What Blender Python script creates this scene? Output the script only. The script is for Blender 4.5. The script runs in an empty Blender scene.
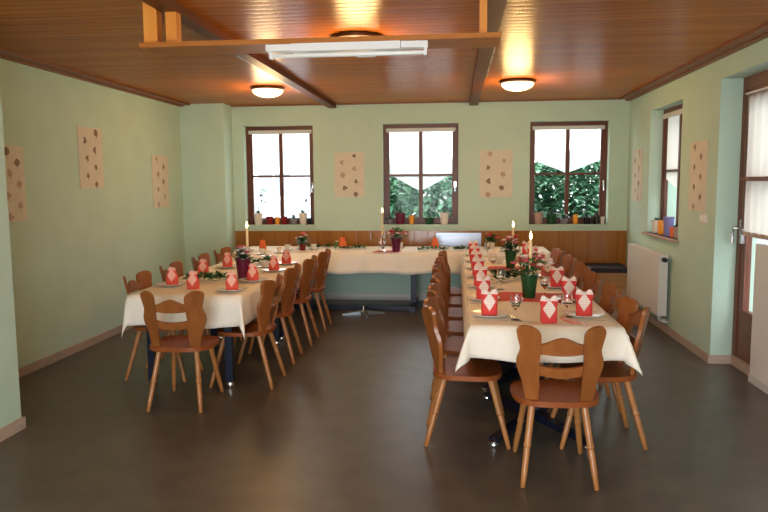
import bpy, bmesh, math, random
from mathutils import Vector, Matrix
random.seed(7)
PI = math.pi
scene = bpy.context.scene
COL = scene.collection

# ------------------------------------------------------------------ camera
cam_data = bpy.data.cameras.new('camera')
cam = bpy.data.objects.new('camera', cam_data); COL.objects.link(cam)
cam_data.sensor_fit = 'HORIZONTAL'; cam_data.sensor_width = 36.0
cam_data.lens = 36.0 * 701.3 / 768.0
cam_data.clip_start = 0.05; cam_data.clip_end = 200
r_ = Vector((0.994738, 0.102160, -0.007719))
u_ = Vector((-0.003081, 0.105141, 0.994453))
w_ = Vector((-0.102404, 0.989196, -0.104902))
m_ = Matrix((r_, u_, -w_)).transposed().to_4x4(); m_.translation = Vector((0, 0, 1.6))
cam.matrix_world = m_
scene.camera = cam

# ------------------------------------------------------------------ world, exposure
SKY = 4.0
world = bpy.data.worlds.new('overcast_sky'); scene.world = world
world.use_nodes = True
bg = world.node_tree.nodes['Background']
bg.inputs[0].default_value = (0.90, 0.96, 1.0, 1); bg.inputs[1].default_value = SKY
vs = scene.view_settings
vs.view_transform = 'Standard'; vs.look = 'None'; vs.gamma = 1.0; vs.use_curve_mapping = False
vs.exposure = 0.72
try:
    scene.cycles.use_denoising = True
    scene.cycles.max_bounces = 10; scene.cycles.diffuse_bounces = 6
    scene.cycles.sample_clamp_indirect = 8.0
    scene.cycles.caustics_reflective = False; scene.cycles.caustics_refractive = False
except Exception:
    pass

LAMP_W = 16.0                       # watts of each warm ceiling lamp's bulb
LAMP_COL = (1.0, 0.62, 0.24)

def portal(loc, rot, sx, sy):
    l = bpy.data.lights.new('daylight_portal', 'AREA'); l.shape = 'RECTANGLE'; l.size = sx; l.size_y = sy
    l.cycles.is_portal = True
    o = bpy.data.objects.new('daylight_portal', l); COL.objects.link(o)
    o.location = loc; o.rotation_euler = rot
# portals in the openings (they only guide the sampling of the sky)
for cx in (-2.40, -0.48, 1.47):
    portal((cx, 9.66, 1.69), (-PI/2, 0, 0), 1.0, 1.4)
portal((2.50, 7.86, 1.69), (0, PI/2, 0), 1.4, 1.1)
portal((2.55, 5.35, 1.25), (0, PI/2, 0), 2.4, 2.0)
portal((-0.55, -1.40, 1.06), (PI/2, 0, 0), 2.5, 2.1)
portal((2.50, 1.40, 1.69), (0, PI/2, 0), 1.4, 1.9)
# fill light added at an assumed, unseen glazed door behind the camera
al = bpy.data.lights.new('rear_fill_light', 'AREA'); al.shape = 'RECTANGLE'; al.size = 2.3; al.size_y = 2.0; al.energy = 100; al.color = (0.86, 0.93, 1.0)
ao = bpy.data.objects.new('rear_fill_light', al); COL.objects.link(ao); ao.location = (-0.55, -1.22, 1.06); ao.rotation_euler = (PI/2, 0, 0)

# ------------------------------------------------------------------ materials
def mat(name, col, rough=0.5, metal=0.0, spec=0.5, emit=None, estr=0, coat=0.0, trans=0.0, alpha=1.0, ior=1.45, sheen=0.0):
    m = bpy.data.materials.new(name); m.use_nodes = True
    b = m.node_tree.nodes['Principled BSDF']
    b.inputs['Base Color'].default_value = (*col, 1); b.inputs['Roughness'].default_value = rough
    b.inputs['Metallic'].default_value = metal; b.inputs['Specular IOR Level'].default_value = spec
    b.inputs['IOR'].default_value = ior
    b.inputs['Coat Weight'].default_value = coat; b.inputs['Coat Roughness'].default_value = 0.15
    b.inputs['Transmission Weight'].default_value = trans; b.inputs['Alpha'].default_value = alpha
    if emit: b.inputs['Emission Color'].default_value = (*emit, 1); b.inputs['Emission Strength'].default_value = estr
    return m
def N(m, t): return m.node_tree.nodes.new(t)
def L(m, a, b): m.node_tree.links.new(a, b)
def P(m): return m.node_tree.nodes['Principled BSDF']
def ramp(m, stops):
    r = N(m, 'ShaderNodeValToRGB'); e = r.color_ramp.elements
    e[0].position, e[0].color = stops[0][0], (*stops[0][1], 1)
    e[1].position, e[1].color = stops[-1][0], (*stops[-1][1], 1)
    for p_, c_ in stops[1:-1]:
        k = e.new(p_); k.color = (*c_, 1)
    return r
def noise_mat(name, c1, c2, scale=8, rough=0.6, bump=0.0, detail=4, coords='Object', stretch=(1,1,1), **kw):
    m = mat(name, c1, rough, **kw)
    tc = N(m, 'ShaderNodeTexCoord'); mp = N(m, 'ShaderNodeMapping'); mp.inputs['Scale'].default_value = stretch
    n = N(m, 'ShaderNodeTexNoise'); n.inputs['Scale'].default_value = scale; n.inputs['Detail'].default_value = detail
    L(m, tc.outputs[coords], mp.inputs[0]); L(m, mp.outputs[0], n.inputs['Vector'])
    r = ramp(m, [(0.3, c1), (0.7, c2)]); L(m, n.outputs['Fac'], r.inputs[0]); L(m, r.outputs[0], P(m).inputs['Base Color'])
    if bump:
        b = N(m, 'ShaderNodeBump'); b.inputs['Strength'].default_value = bump; b.inputs['Distance'].default_value = 0.01
        L(m, n.outputs['Fac'], b.inputs['Height']); L(m, b.outputs[0], P(m).inputs['Normal'])
    return m
def plank_mat(name, c1, c2, axis, width, rough, grain_axis, groove=0.6, coat=0.0, groove_col=0.45, wave=0.0, spec=0.5):
    """boards with grooves every `width` metres along `axis`, grain running along grain_axis"""
    m = mat(name, c1, rough, coat=coat, spec=spec)
    tc = N(m, 'ShaderNodeTexCoord'); sp = N(m, 'ShaderNodeSeparateXYZ'); L(m, tc.outputs['Object'], sp.inputs[0])
    dv = N(m, 'ShaderNodeMath'); dv.operation = 'DIVIDE'; dv.inputs[1].default_value = width; L(m, sp.outputs[axis], dv.inputs[0])
    fr = N(m, 'ShaderNodeMath'); fr.operation = 'FRACT'; L(m, dv.outputs[0], fr.inputs[0])
    fl = N(m, 'ShaderNodeMath'); fl.operation = 'FLOOR'; L(m, dv.outputs[0], fl.inputs[0])
    sb = N(m, 'ShaderNodeMath'); sb.operation = 'SUBTRACT'; sb.inputs[1].default_value = 0.5; L(m, fr.outputs[0], sb.inputs[0])
    ab = N(m, 'ShaderNodeMath'); ab.operation = 'ABSOLUTE'; L(m, sb.outputs[0], ab.inputs[0])
    mr = N(m, 'ShaderNodeMapRange'); mr.inputs[1].default_value = 0.40; mr.inputs[2].default_value = 0.5
    mr.inputs[3].default_value = 1.0; mr.inputs[4].default_value = 0.0; L(m, ab.outputs[0], mr.inputs[0])
    wn = N(m, 'ShaderNodeTexWhiteNoise'); wn.noise_dimensions = '1D'; L(m, fl.outputs[0], wn.inputs['W'])
    mp = N(m, 'ShaderNodeMapping'); s = [22, 22, 22]; s[grain_axis] = 1.2; mp.inputs['Scale'].default_value = s
    L(m, tc.outputs['Object'], mp.inputs[0])
    ad = N(m, 'ShaderNodeVectorMath'); ad.operation = 'ADD'; L(m, mp.outputs[0], ad.inputs[0])
    cx = N(m, 'ShaderNodeCombineXYZ'); ml = N(m, 'ShaderNodeMath'); ml.operation = 'MULTIPLY'; ml.inputs[1].default_value = 30
    L(m, wn.outputs['Value'], ml.inputs[0]); L(m, ml.outputs[0], cx.inputs[0]); L(m, ml.outputs[0], cx.inputs[1]); L(m, cx.outputs[0], ad.inputs[1])
    n = N(m, 'ShaderNodeTexNoise'); n.inputs['Scale'].default_value = 1.0; n.inputs['Detail'].default_value = 5; L(m, ad.outputs[0], n.inputs['Vector'])
    r = ramp(m, [(0.3, c1), (0.7, c2)])
    mx = N(m, 'ShaderNodeMath'); mx.operation = 'MULTIPLY_ADD'; mx.inputs[1].default_value = 0.35; 
    s2 = N(m, 'ShaderNodeMath'); s2.operation = 'SUBTRACT'; s2.inputs[1].default_value = 0.17; L(m, n.outputs['Fac'], s2.inputs[0])
    L(m, wn.outputs['Value'], mx.inputs[0]); L(m, s2.outputs[0], mx.inputs[2]); L(m, mx.outputs[0], r.inputs[0])
    dk = N(m, 'ShaderNodeMix'); dk.data_type = 'RGBA'; dk.blend_type = 'MULTIPLY'; dk.inputs[0].default_value = 1.0
    m2 = N(m, 'ShaderNodeMapRange'); m2.inputs[3].default_value = groove_col; m2.inputs[4].default_value = 1.0; L(m, mr.outputs[0], m2.inputs[0])
    L(m, r.outputs[0], dk.inputs[6]); L(m, m2.outputs[0], dk.inputs[7]); L(m, dk.outputs[2], P(m).inputs['Base Color'])
    h = mr.outputs[0]
    if wave:                                    # boards slightly crowned, so lamps streak along them
        pw = N(m, 'ShaderNodeMath'); pw.operation = 'POWER'; pw.inputs[1].default_value = 2; L(m, sb.outputs[0], pw.inputs[0])
        mm = N(m, 'ShaderNodeMath'); mm.operation = 'MULTIPLY_ADD'; mm.inputs[1].default_value = -wave; L(m, pw.outputs[0], mm.inputs[0]); L(m, mr.outputs[0], mm.inputs[2])
        h = mm.outputs[0]
    b = N(m, 'ShaderNodeBump'); b.inputs['Strength'].default_value = groove; b.inputs['Distance'].default_value = 0.006
    L(m, h, b.inputs['Height']); L(m, b.outputs[0], P(m).inputs['Normal'])
    if coat: L(m, b.outputs[0], P(m).inputs['Coat Normal'])
    return m

M = {}
M['wall'] = noise_mat('green_plaster', (0.475, 0.635, 0.525), (0.515, 0.675, 0.56), 3, 0.85, bump=0.05)
M['ceiling'] = plank_mat('ceiling_boards', (0.34, 0.090, 0.007), (0.47, 0.134, 0.012), 1, 0.095, 0.27, 0, groove=0.36, wave=1.0, groove_col=0.5, spec=0.06)
P(M['ceiling']).inputs['Specular Tint'].default_value = (1.0, 0.6, 0.3, 1)
M['wainscot'] = plank_mat('wainscot_boards', (0.30, 0.12, 0.022), (0.38, 0.165, 0.036), 0, 0.19, 0.15, 2, groove=0.12, groove_col=0.8)
M['floor'] = noise_mat('dark_linoleum', (0.074, 0.062, 0.050), (0.106, 0.090, 0.074), 5, 0.36, bump=0.02, detail=8)
M['trim_wood'] = noise_mat('dark_trim_wood', (0.16, 0.038, 0.010), (0.22, 0.055, 0.014), 6, 0.4, stretch=(5, 0.5, 5))
M['beam_wood'] = noise_mat('varnished_beam_wood', (0.40, 0.125, 0.022), (0.50, 0.18, 0.035), 5, 0.45, spec=0.25, stretch=(0.6, 4, 4))
M['post_wood'] = noise_mat('raw_post_wood', (0.70, 0.23, 0.03), (0.80, 0.32, 0.05), 6, 0.5, stretch=(4, 4, 0.6))
M['dark_beam'] = noise_mat('dark_beam_wood', (0.10, 0.024, 0.006), (0.14, 0.034, 0.008), 5, 0.45, spec=0.2, stretch=(4, 0.4, 4))
M['frame_wood'] = noise_mat('window_frame_wood', (0.095, 0.028, 0.012), (0.14, 0.042, 0.018), 7, 0.4, stretch=(4, 4, 0.6))
M['door_wood'] = noise_mat('door_wood', (0.13, 0.035, 0.015), (0.18, 0.05, 0.02), 6, 0.4, stretch=(4, 4, 0.5))
M['base'] = noise_mat('baseboard_wood', (0.42, 0.32, 0.25), (0.50, 0.39, 0.31), 6, 0.5, stretch=(1, 1, 5))
M['white_base'] = mat('pale_baseboard', (0.62, 0.62, 0.60), 0.5)
M['white'] = mat('white_enamel', (0.78, 0.78, 0.76), 0.35)
M['white_plastic'] = mat('white_plastic', (0.82, 0.82, 0.82), 0.4)
M['chair'] = noise_mat('chair_wood', (0.23, 0.070, 0.016), (0.31, 0.103, 0.024), 5, 0.32, stretch=(4, 4, 0.7), coat=0.12)
M['chair_seat'] = noise_mat('chair_seat_wood', (0.22, 0.055, 0.012), (0.28, 0.076, 0.017), 5, 0.40, stretch=(5, 0.7, 4), spec=0.3)
M['chair_leg'] = noise_mat('chair_leg_wood', (0.33, 0.125, 0.034), (0.43, 0.18, 0.055), 7, 0.35, stretch=(4, 4, 0.7), coat=0.12)
M['cloth'] = noise_mat('cream_cloth', (0.88, 0.82, 0.70), (0.91, 0.85, 0.74), 30, 0.85, bump=0.03)
M['red_cloth'] = noise_mat('red_runner_cloth', (0.62, 0.06, 0.05), (0.70, 0.12, 0.09), 40, 0.8)
M['navy'] = mat('navy_metal', (0.008, 0.011, 0.028), 0.4, metal=0.2)
M['grey_metal'] = mat('grey_metal', (0.22, 0.27, 0.30), 0.4, metal=0.5)
M['chrome'] = mat('chrome', (0.8, 0.8, 0.82), 0.15, metal=1.0)
M['porcelain'] = mat('porcelain', (0.80, 0.78, 0.74), 0.2)
M['glass'] = mat('drinking_glass', (1, 1, 1), 0.02, trans=1.0, ior=1.45)
M['green_pot'] = mat('green_glazed', (0.009, 0.065, 0.018), 0.25)
M['purple_pot'] = mat('purple_glazed', (0.12, 0.006, 0.035), 0.3)
M['leaf'] = noise_mat('leaf_green', (0.025, 0.10, 0.025), (0.06, 0.19, 0.05), 12, 0.5)
M['leaf_light'] = noise_mat('leaf_light_green', (0.12, 0.28, 0.06), (0.2, 0.38, 0.1), 12, 0.5)
M['leaf_dark'] = noise_mat('leaf_dark_green', (0.012, 0.05, 0.02), (0.03, 0.09, 0.035), 12, 0.5)
M['pink'] = mat('pink_petal', (0.75, 0.16, 0.22), 0.6)
M['red_petal'] = mat('red_petal', (0.60, 0.03, 0.04), 0.6)
M['white_petal'] = mat('white_petal', (0.85, 0.80, 0.78), 0.6)
M['wax'] = mat('cream_wax', (0.85, 0.66, 0.35), 0.5)
M['orange_wax'] = mat('orange_wax', (0.85, 0.35, 0.04), 0.5)
M['flame'] = mat('flame', (1, 0.8, 0.4), 0.5, emit=(1.0, 0.66, 0.25), estr=14)
M['wick'] = mat('wick', (0.02, 0.02, 0.02), 0.9)
M['terracotta'] = mat('pale_clay', (0.45, 0.30, 0.25), 0.7)
M['cream_pot'] = mat('cream_glazed', (0.72, 0.66, 0.58), 0.4)
M['dark_red_glass'] = mat('dark_red_glass', (0.22, 0.012, 0.015), 0.2)
M['orange_glass'] = mat('orange_glass', (0.85, 0.34, 0.03), 0.25)
M['black_glass'] = mat('black_glass', (0.012, 0.012, 0.016), 0.2)
M['grey_pot'] = mat('grey_stoneware', (0.22, 0.22, 0.24), 0.6)
M['blue_glass'] = mat('blue_violet_glass', (0.22, 0.22, 0.50), 0.25)
M['cushion'] = noise_mat('dark_cushion', (0.018, 0.018, 0.028), (0.03, 0.03, 0.045), 30, 0.8)
M['bench_front'] = noise_mat('tan_bench_wood', (0.42, 0.25, 0.10), (0.48, 0.30, 0.13), 5, 0.5, stretch=(0.6, 1, 4))
M['lamp_rim'] = mat('lamp_rim_brass', (0.10, 0.04, 0.015), 0.4, metal=0.5)
M['lamp_glass'] = mat('frosted_lamp_glass', (0.95, 0.9, 0.8), 0.4, emit=(1.0, 0.68, 0.32), estr=3.6)
M['steel_rail'] = mat('pale_rail', (0.88, 0.80, 0.74), 0.35)
M['black'] = mat('black_rubber', (0.015, 0.015, 0.015), 0.6)
M['panel_cloth'] = noise_mat('pale_pink_panel_cloth', (0.62, 0.58, 0.48), (0.68, 0.63, 0.52), 9, 0.9)
M['motif_brown'] = mat('printed_brown', (0.24, 0.17, 0.12), 0.9)
M['motif_pink'] = mat('printed_pink', (0.46, 0.33, 0.26), 0.9)
M['concrete'] = noise_mat('pale_paving', (0.45, 0.45, 0.44), (0.55, 0.55, 0.54), 3, 0.9)
M['house_wall'] = mat('pale_render', (0.72, 0.74, 0.76), 0.9)
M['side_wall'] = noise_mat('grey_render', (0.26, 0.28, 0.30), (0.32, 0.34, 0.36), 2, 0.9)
M['house_dark'] = mat('pale_grey_panel', (0.26, 0.29, 0.32), 0.5)
M['house_roof'] = mat('grey_roof', (0.45, 0.44, 0.44), 0.8)
M['car_paint'] = mat('white_paint', (0.85, 0.86, 0.88), 0.3)
M['car_glass'] = mat('car_window', (0.34, 0.37, 0.40), 0.2)
M['hedge_leaf'] = noise_mat('hedge_leaf', (0.03, 0.15, 0.07), (0.30, 0.56, 0.36), 3.0, 0.5, detail=6)
M['bark'] = mat('bark', (0.08, 0.05, 0.03), 0.9)

# napkins: red with a white diamond print
def napkin_mat(name, red, pale, amount):
    m = mat(name, red, 0.8)
    tc = N(m, 'ShaderNodeTexCoord'); sp = N(m, 'ShaderNodeSeparateXYZ'); L(m, tc.outputs['Generated'], sp.inputs[0])
    def mth(op, a, b=None, v=None):
        k = N(m, 'ShaderNodeMath'); k.operation = op; L(m, a, k.inputs[0])
        if b is not None: L(m, b, k.inputs[1])
        if v is not None: k.inputs[1].default_value = v
        return k.outputs[0]
    ax = mth('ABSOLUTE', mth('SUBTRACT', sp.outputs[0], v=0.5)); az = mth('ABSOLUTE', mth('SUBTRACT', sp.outputs[2], v=0.52))
    d = mth('ADD', ax, az); inside = mth('LESS_THAN', d, v=0.36)
    top = mth('GREATER_THAN', sp.outputs[2], v=0.80)
    s = mth('ADD', mth('MULTIPLY', sp.outputs[0], v=34.0), mth('MULTIPLY', sp.outputs[2], v=34.0))
    t = mth('SUBTRACT', mth('MULTIPLY', sp.outputs[0], v=34.0), mth('MULTIPLY', sp.outputs[2], v=34.0))
    chk = mth('GREATER_THAN', mth('MULTIPLY', mth('SINE', s), mth('SINE', t)), v=amount)
    reg = mth('MAXIMUM', inside, top)
    f = mth('MULTIPLY', reg, chk)
    mx = N(m, 'ShaderNodeMix'); mx.data_type = 'RGBA'; mx.inputs[6].default_value = (*red, 1); mx.inputs[7].default_value = (*pale, 1)
    L(m, f, mx.inputs[0]); L(m, mx.outputs[2], P(m).inputs['Base Color'])
    return m
M['napkin_red'] = napkin_mat('red_printed_napkin', (0.70, 0.055, 0.05), (0.88, 0.76, 0.68), -0.75)
M['napkin_coral'] = napkin_mat('coral_printed_napkin', (0.72, 0.09, 0.06), (0.88, 0.52, 0.42), -0.6)
M['napkin_orange'] = mat('orange_napkin', (0.80, 0.17, 0.05), 0.8)

# window glass and sheer curtains
def glass_pane():
    m = bpy.data.materials.new('window_glass'); m.use_nodes = True; nt = m.node_tree; nt.nodes.clear()
    o = nt.nodes.new('ShaderNodeOutputMaterial'); t = nt.nodes.new('ShaderNodeBsdfTransparent'); g = nt.nodes.new('ShaderNodeBsdfGlossy')
    g.inputs['Roughness'].default_value = 0.02; mx = nt.nodes.new('ShaderNodeMixShader'); mx.inputs[0].default_value = 0.004
    nt.links.new(t.outputs[0], mx.inputs[1]); nt.links.new(g.outputs[0], mx.inputs[2]); nt.links.new(mx.outputs[0], o.inputs[0]); return m
M['pane'] = glass_pane()
def sheer(name, col, transp):
    m = bpy.data.materials.new(name); m.use_nodes = True; nt = m.node_tree; nt.nodes.clear()
    o = nt.nodes.new('ShaderNodeOutputMaterial'); t = nt.nodes.new('ShaderNodeBsdfTransparent')
    tl = nt.nodes.new('ShaderNodeBsdfTranslucent'); tl.inputs[0].default_value = (*col, 1)
    df = nt.nodes.new('ShaderNodeBsdfDiffuse'); df.inputs[0].default_value = (*col, 1)
    a = nt.nodes.new('ShaderNodeMixShader'); a.inputs[0].default_value = 0.15
    nt.links.new(tl.outputs[0], a.inputs[1]); nt.links.new(df.outputs[0], a.inputs[2])
    mx = nt.nodes.new('ShaderNodeMixShader'); mx.inputs[0].default_value = 1 - transp
    nt.links.new(t.outputs[0], mx.inputs[1]); nt.links.new(a.outputs[0], mx.inputs[2]); nt.links.new(mx.outputs[0], o.inputs[0]); return m
M['sheer'] = sheer('sheer_white_curtain', (0.96, 0.96, 0.96), 0.40)
M['sheer_cream'] = sheer('sheer_cream_curtain', (0.78, 0.70, 0.60), 0.05)

# ------------------------------------------------------------------ mesh helpers
def new(): return bmesh.new()
def box(bm, a, b, mi=0):
    x0, y0, z0 = a; x1, y1, z1 = b
    v = [bm.verts.new(p) for p in ((x0,y0,z0),(x1,y0,z0),(x1,y1,z0),(x0,y1,z0),(x0,y0,z1),(x1,y0,z1),(x1,y1,z1),(x0,y1,z1))]
    fs = []
    for f in ((0,3,2,1),(4,5,6,7),(0,1,5,4),(1,2,6,5),(2,3,7,6),(3,0,4,7)):
        g = bm.faces.new([v[i] for i in f]); g.material_index = mi; fs.append(g)
    return v
def prism(bm, pts, M4, th, mi=0):
    """2D outline pts (u,v) extruded +-th/2 along w, placed by matrix M4 (u,v,w)->xyz"""
    n = len(pts)
    a = [bm.verts.new(M4 @ Vector((p[0], p[1], -th/2))) for p in pts]
    b = [bm.verts.new(M4 @ Vector((p[0], p[1], th/2))) for p in pts]
    f = bm.faces.new(list(reversed(a))); f.material_index = mi
    f = bm.faces.new(b); f.material_index = mi
    for i in range(n):
        j = (i+1) % n; g = bm.faces.new((a[i], a[j], b[j], b[i])); g.material_index = mi
def lathe(bm, prof, base=(0,0,0), axis=(0,0,1), seg=16, mi=0, cap=True, sx=1, sy=1):
    """prof: list (r, h) along axis"""
    ax = Vector(axis).normalized(); q = Vector((0,0,1)).rotation_difference(ax); base = Vector(base)
    rings = []
    for r, h in prof:
        if r < 1e-5: rings.append([bm.verts.new(base + q @ Vector((0,0,h)))])
        else: rings.append([bm.verts.new(base + q @ Vector((r*sx*math.cos(2*PI*i/seg), r*sy*math.sin(2*PI*i/seg), h))) for i in range(seg)])
    for A, B in zip(rings, rings[1:]):
        for i in range(seg):
            j = (i+1) % seg
            if len(A) == 1 and len(B) == 1: continue
            if len(A) == 1: f = bm.faces.new((A[0], B[j], B[i]))
            elif len(B) == 1: f = bm.faces.new((A[i], A[j], B[0]))
            else: f = bm.faces.new((A[i], A[j], B[j], B[i]))
            f.material_index = mi
    if cap:
        if len(rings[0]) > 1: f = bm.faces.new(list(reversed(rings[0]))); f.material_index = mi
        if len(rings[-1]) > 1: f = bm.faces.new(rings[-1]); f.material_index = mi
def tube(bm, pts, r, seg=8, mi=0):
    pts = [Vector(p) for p in pts]; rs = r if isinstance(r, (list, tuple)) else [r]*len(pts); rings = []
    for i, p in enumerate(pts):
        d = (pts[min(i+1, len(pts)-1)] - pts[max(i-1, 0)]).normalized()
        q = Vector((0,0,1)).rotation_difference(d)
        rings.append([bm.verts.new(p + q @ Vector((rs[i]*math.cos(2*PI*k/seg), rs[i]*math.sin(2*PI*k/seg), 0))) for k in range(seg)])
    for A, B in zip(rings, rings[1:]):
        for i in range(seg):
            j = (i+1) % seg; f = bm.faces.new((A[i], A[j], B[j], B[i])); f.material_index = mi
    bm.faces.new(list(reversed(rings[0]))).material_index = mi; bm.faces.new(rings[-1]).material_index = mi
def leaf(bm, p, d, ln, wd, mi=0, droop=0.3, th=0.0):
    """a small folded leaf from p along d"""
    p = Vector(p); d = Vector(d).normalized(); up = Vector((0,0,1))
    s = d.cross(up); s = s.normalized() if s.length > 1e-3 else Vector((1,0,0)); n = s.cross(d)
    a = bm.verts.new(p); m1 = p + d*ln*0.45; t = bm.verts.new(p + d*ln - up*ln*droop)
    l_ = bm.verts.new(m1 + s*wd/2 + n*wd*0.12); r2 = bm.verts.new(m1 - s*wd/2 + n*wd*0.12); c = bm.verts.new(m1 - n*wd*0.02)
    for f in ((a, r2, c), (a, c, l_), (c, r2, t), (c, t, l_)):
        g = bm.faces.new(f); g.material_index = mi
def blossom(bm, p, r, mi=0, n=6):
    p = Vector(p)
    for ring, (rr, h) in enumerate(((r, 0.25), (r*0.62, 0.6))):
        for k in range(n):
            a = 2*PI*(k+0.5*ring)/n
            d = Vector((math.cos(a), math.sin(a), h)).normalized(); s = Vector((-math.sin(a), math.cos(a), 0))*rr*0.45
            v = [bm.verts.new(p), bm.verts.new(p+d*rr*0.6+s), bm.verts.new(p+d*rr+Vector((0,0,rr*0.2))), bm.verts.new(p+d*rr*0.6-s)]
            bm.faces.new(v).material_index = mi
    lathe(bm, [(0, -r*0.1), (r*0.3, 0.1*r), (r*0.32, r*0.4), (0, r*0.6)], p, seg=8, mi=mi)
def obj(name, bm, mats, parent=None, loc=None, bevel=0.0, sharp=38, rot=None, bevseg=2, outward=True):
    if bevel:
        es = [e for e in bm.edges if e.is_manifold and e.calc_face_angle(0) > math.radians(sharp)]
        bmesh.ops.bevel(bm, geom=es, offset=bevel, segments=bevseg, profile=0.6, affect='EDGES', clamp_overlap=True)
    if outward: bmesh.ops.recalc_face_normals(bm, faces=bm.faces)
    for f in bm.faces: f.smooth = True
    for e in bm.edges:
        e.smooth = not (e.is_manifold and e.calc_face_angle(0) > math.radians(sharp))
    me = bpy.data.meshes.new(name); bm.to_mesh(me); bm.free()
    for m in (mats if isinstance(mats, (list, tuple)) else [mats]): me.materials.append(m)
    o = bpy.data.objects.new(name, me); COL.objects.link(o)
    if parent: o.parent = parent
    if loc: o.location = loc
    if rot: o.rotation_euler = rot
    return o
def tag(o, label, cat, group=None):
    o['label'] = label; o['category'] = cat
    if group: o['group'] = group
    return o
def thing(name, label, cat, loc=(0,0,0), rz=0, group=None):
    o = bpy.data.objects.new(name, None); COL.objects.link(o); o.location = loc; o.rotation_euler = (0, 0, rz)
    o.empty_display_size = 0.1
    return tag(o, label, cat, group)
def struct(o): o['kind'] = 'structure'; return o
def _copy(o, parent):
    c = o.copy(); COL.objects.link(c); c.parent = parent
    for ch in list(o.children): _copy(ch, c)
    return c
def dup(root, loc, rz, label, group=None):
    c = root.copy(); COL.objects.link(c); c.location = loc; c.rotation_euler = (0, 0, rz); c['label'] = label
    if group: c['group'] = group
    for ch in list(root.children): _copy(ch, c)
    return c
class Maker:
    """first call builds, later calls copy"""
    def __init__(s, fn): s.fn = fn; s.root = None
    def __call__(s, loc, rz, label, group=None):
        if s.root is None:
            s.root = s.fn(); s.root.location = loc; s.root.rotation_euler = (0, 0, rz); s.root['label'] = label
            if group: s.root['group'] = group
            return s.root
        c = dup(s.root, loc, rz, label, group)
        if not group and 'group' in c: del c['group']
        return c
ORD = ['nearest the camera', 'second from camera', 'third from camera', 'fourth from camera', 'fifth from camera', 'sixth from camera', 'seventh from camera']

# ================================================================== ROOM SHELL
XL, XN, XR, YB, YR, ZC = -3.63, -2.85, 2.21, 9.41, -1.3, 2.64
b = new(); box(b, (XL-0.3, YR-0.3, -0.2), (XR+0.35, YB+0.3, 0)); struct(obj('floor', b, M['floor']))
b = new(); box(b, (XL-0.3, YR-0.3, ZC), (XR+0.35, YB+0.3, ZC+0.2)); struct(obj('ceiling', b, M['ceiling']))
def wall_with_holes(bm, axis, lo, hi, pos, th, holes):
    """boxes of a wall along axis 0 (x) or 1 (y), z 0..ZC, leaving rectangular holes (a0,a1,z0,z1)"""
    def bb(a0, a1, z0, z1):
        if a1-a0 < 1e-4 or z1-z0 < 1e-4: return
        if axis == 0: box(bm, (a0, min(pos, pos+th), z0), (a1, max(pos, pos+th), z1))
        else: box(bm, (min(pos, pos+th), a0, z0), (max(pos, pos+th), a1, z1))
    cur = lo
    for a0, a1, z0, z1 in sorted(holes):
        bb(cur, a0, 0, ZC); bb(a0, a1, 0, z0); bb(a0, a1, z1, ZC); cur = a1
    bb(cur, hi, 0, ZC)
WINS = [(-2.885, -1.925), (-0.985, 0.025), (0.955, 1.965)]
WZ0, WZ1 = 1.03, 2.37
b = new(); wall_with_holes(b, 0, XL-0.3, XR+0.35, YB, 0.28, [(a, c, WZ0, WZ1) for a, c in WINS]); struct(obj('wall_back', b, M['wall']))
b = new(); box(b, (XL-0.25, 4.22, 0), (XL, YB, ZC)); struct(obj('wall_left', b, M['wall']))
b = new(); box(b, (XL, YR, 0), (XN, 4.22, ZC)); struct(obj('wall_left_near', b, M['wall'], bevel=0.012))
b = new(); box(b, (XL, 9.06, 0), (-3.04, YB, ZC)); struct(obj('wall_corner_chase', b, M['wall'], bevel=0.008))
b = new(); wall_with_holes(b, 1, YR, YB, XR, 0.35, [(7.28, 8.42, 1.0, 2.39), (4.35, 6.27, 0.0, 2.44), (0.45, 2.35, 1.0, 2.39)]); struct(obj('wall_right', b, M['wall']))
b = new(); wall_with_holes(b, 0, XN, XR+0.35, YR-0.25, 0.25, [(-1.8, 0.7, 0.0, 2.1)]); struct(obj('wall_rear', b, M['wall']))

# baseboards
b = new(); box(b, (XL, 4.22, 0), (XL+0.018, 9.06, 0.075)); struct(obj('baseboard_left', b, M['base'], bevel=0.004))
b = new(); box(b, (XN, YR, 0), (XN+0.018, 4.22, 0.075)); box(b, (XL+0.018, 4.22, 0), (XN+0.018, 4.238, 0.075)); struct(obj('baseboard_left_near', b, M['base'], bevel=0.004))
b = new(); box(b, (XR-0.018, 6.252, 0), (XR, YB, 0.075)); box(b, (XR, 6.252, 0), (2.385, 6.27, 0.075)); box(b, (XR-0.018, YR, 0), (XR, 4.35, 0.075)); struct(obj('baseboard_right', b, M['base'], bevel=0.004))
b = new(); box(b, (-3.04, YB-0.018, 0), (XR-0.018, YB, 0.09)); struct(obj('baseboard_back', b, M['white_base'], bevel=0.004))
# ceiling edge strips
b = new(); box(b, (XL, 4.25, ZC-0.034), (XL+0.06, 9.40, ZC)); box(b, (XL+0.06, 4.25, ZC-0.02), (XL+0.15, 9.30, ZC)); struct(obj('trim_ceiling_left', b, M['trim_wood'], bevel=0.003))
b = new(); box(b, (XR-0.06, YR, ZC-0.034), (XR, 9.40, ZC)); box(b, (XR-0.15, YR, ZC-0.02), (XR-0.06, 9.30, ZC)); struct(obj('trim_ceiling_right', b, M['trim_wood'], bevel=0.003))
b = new(); box(b, (-3.04, YB-0.012, ZC-0.012), (XR-0.06, YB, ZC)); struct(obj('trim_ceiling_back', b, M['trim_wood']))

# wainscot panelling of the back wall
w = struct(obj('wall_panelling_back', (lambda bb: (box(bb, (-3.03, YB-0.022, 0.42), (XR-0.005, YB, 0.925)), bb)[1])(new()), M['wainscot']))
b = new(); box(b, (-3.03, YB-0.032, 0.925), (XR-0.005, YB, 0.945)); struct(obj('trim_panelling_cap', b, M['wainscot'], bevel=0.003))

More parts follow.
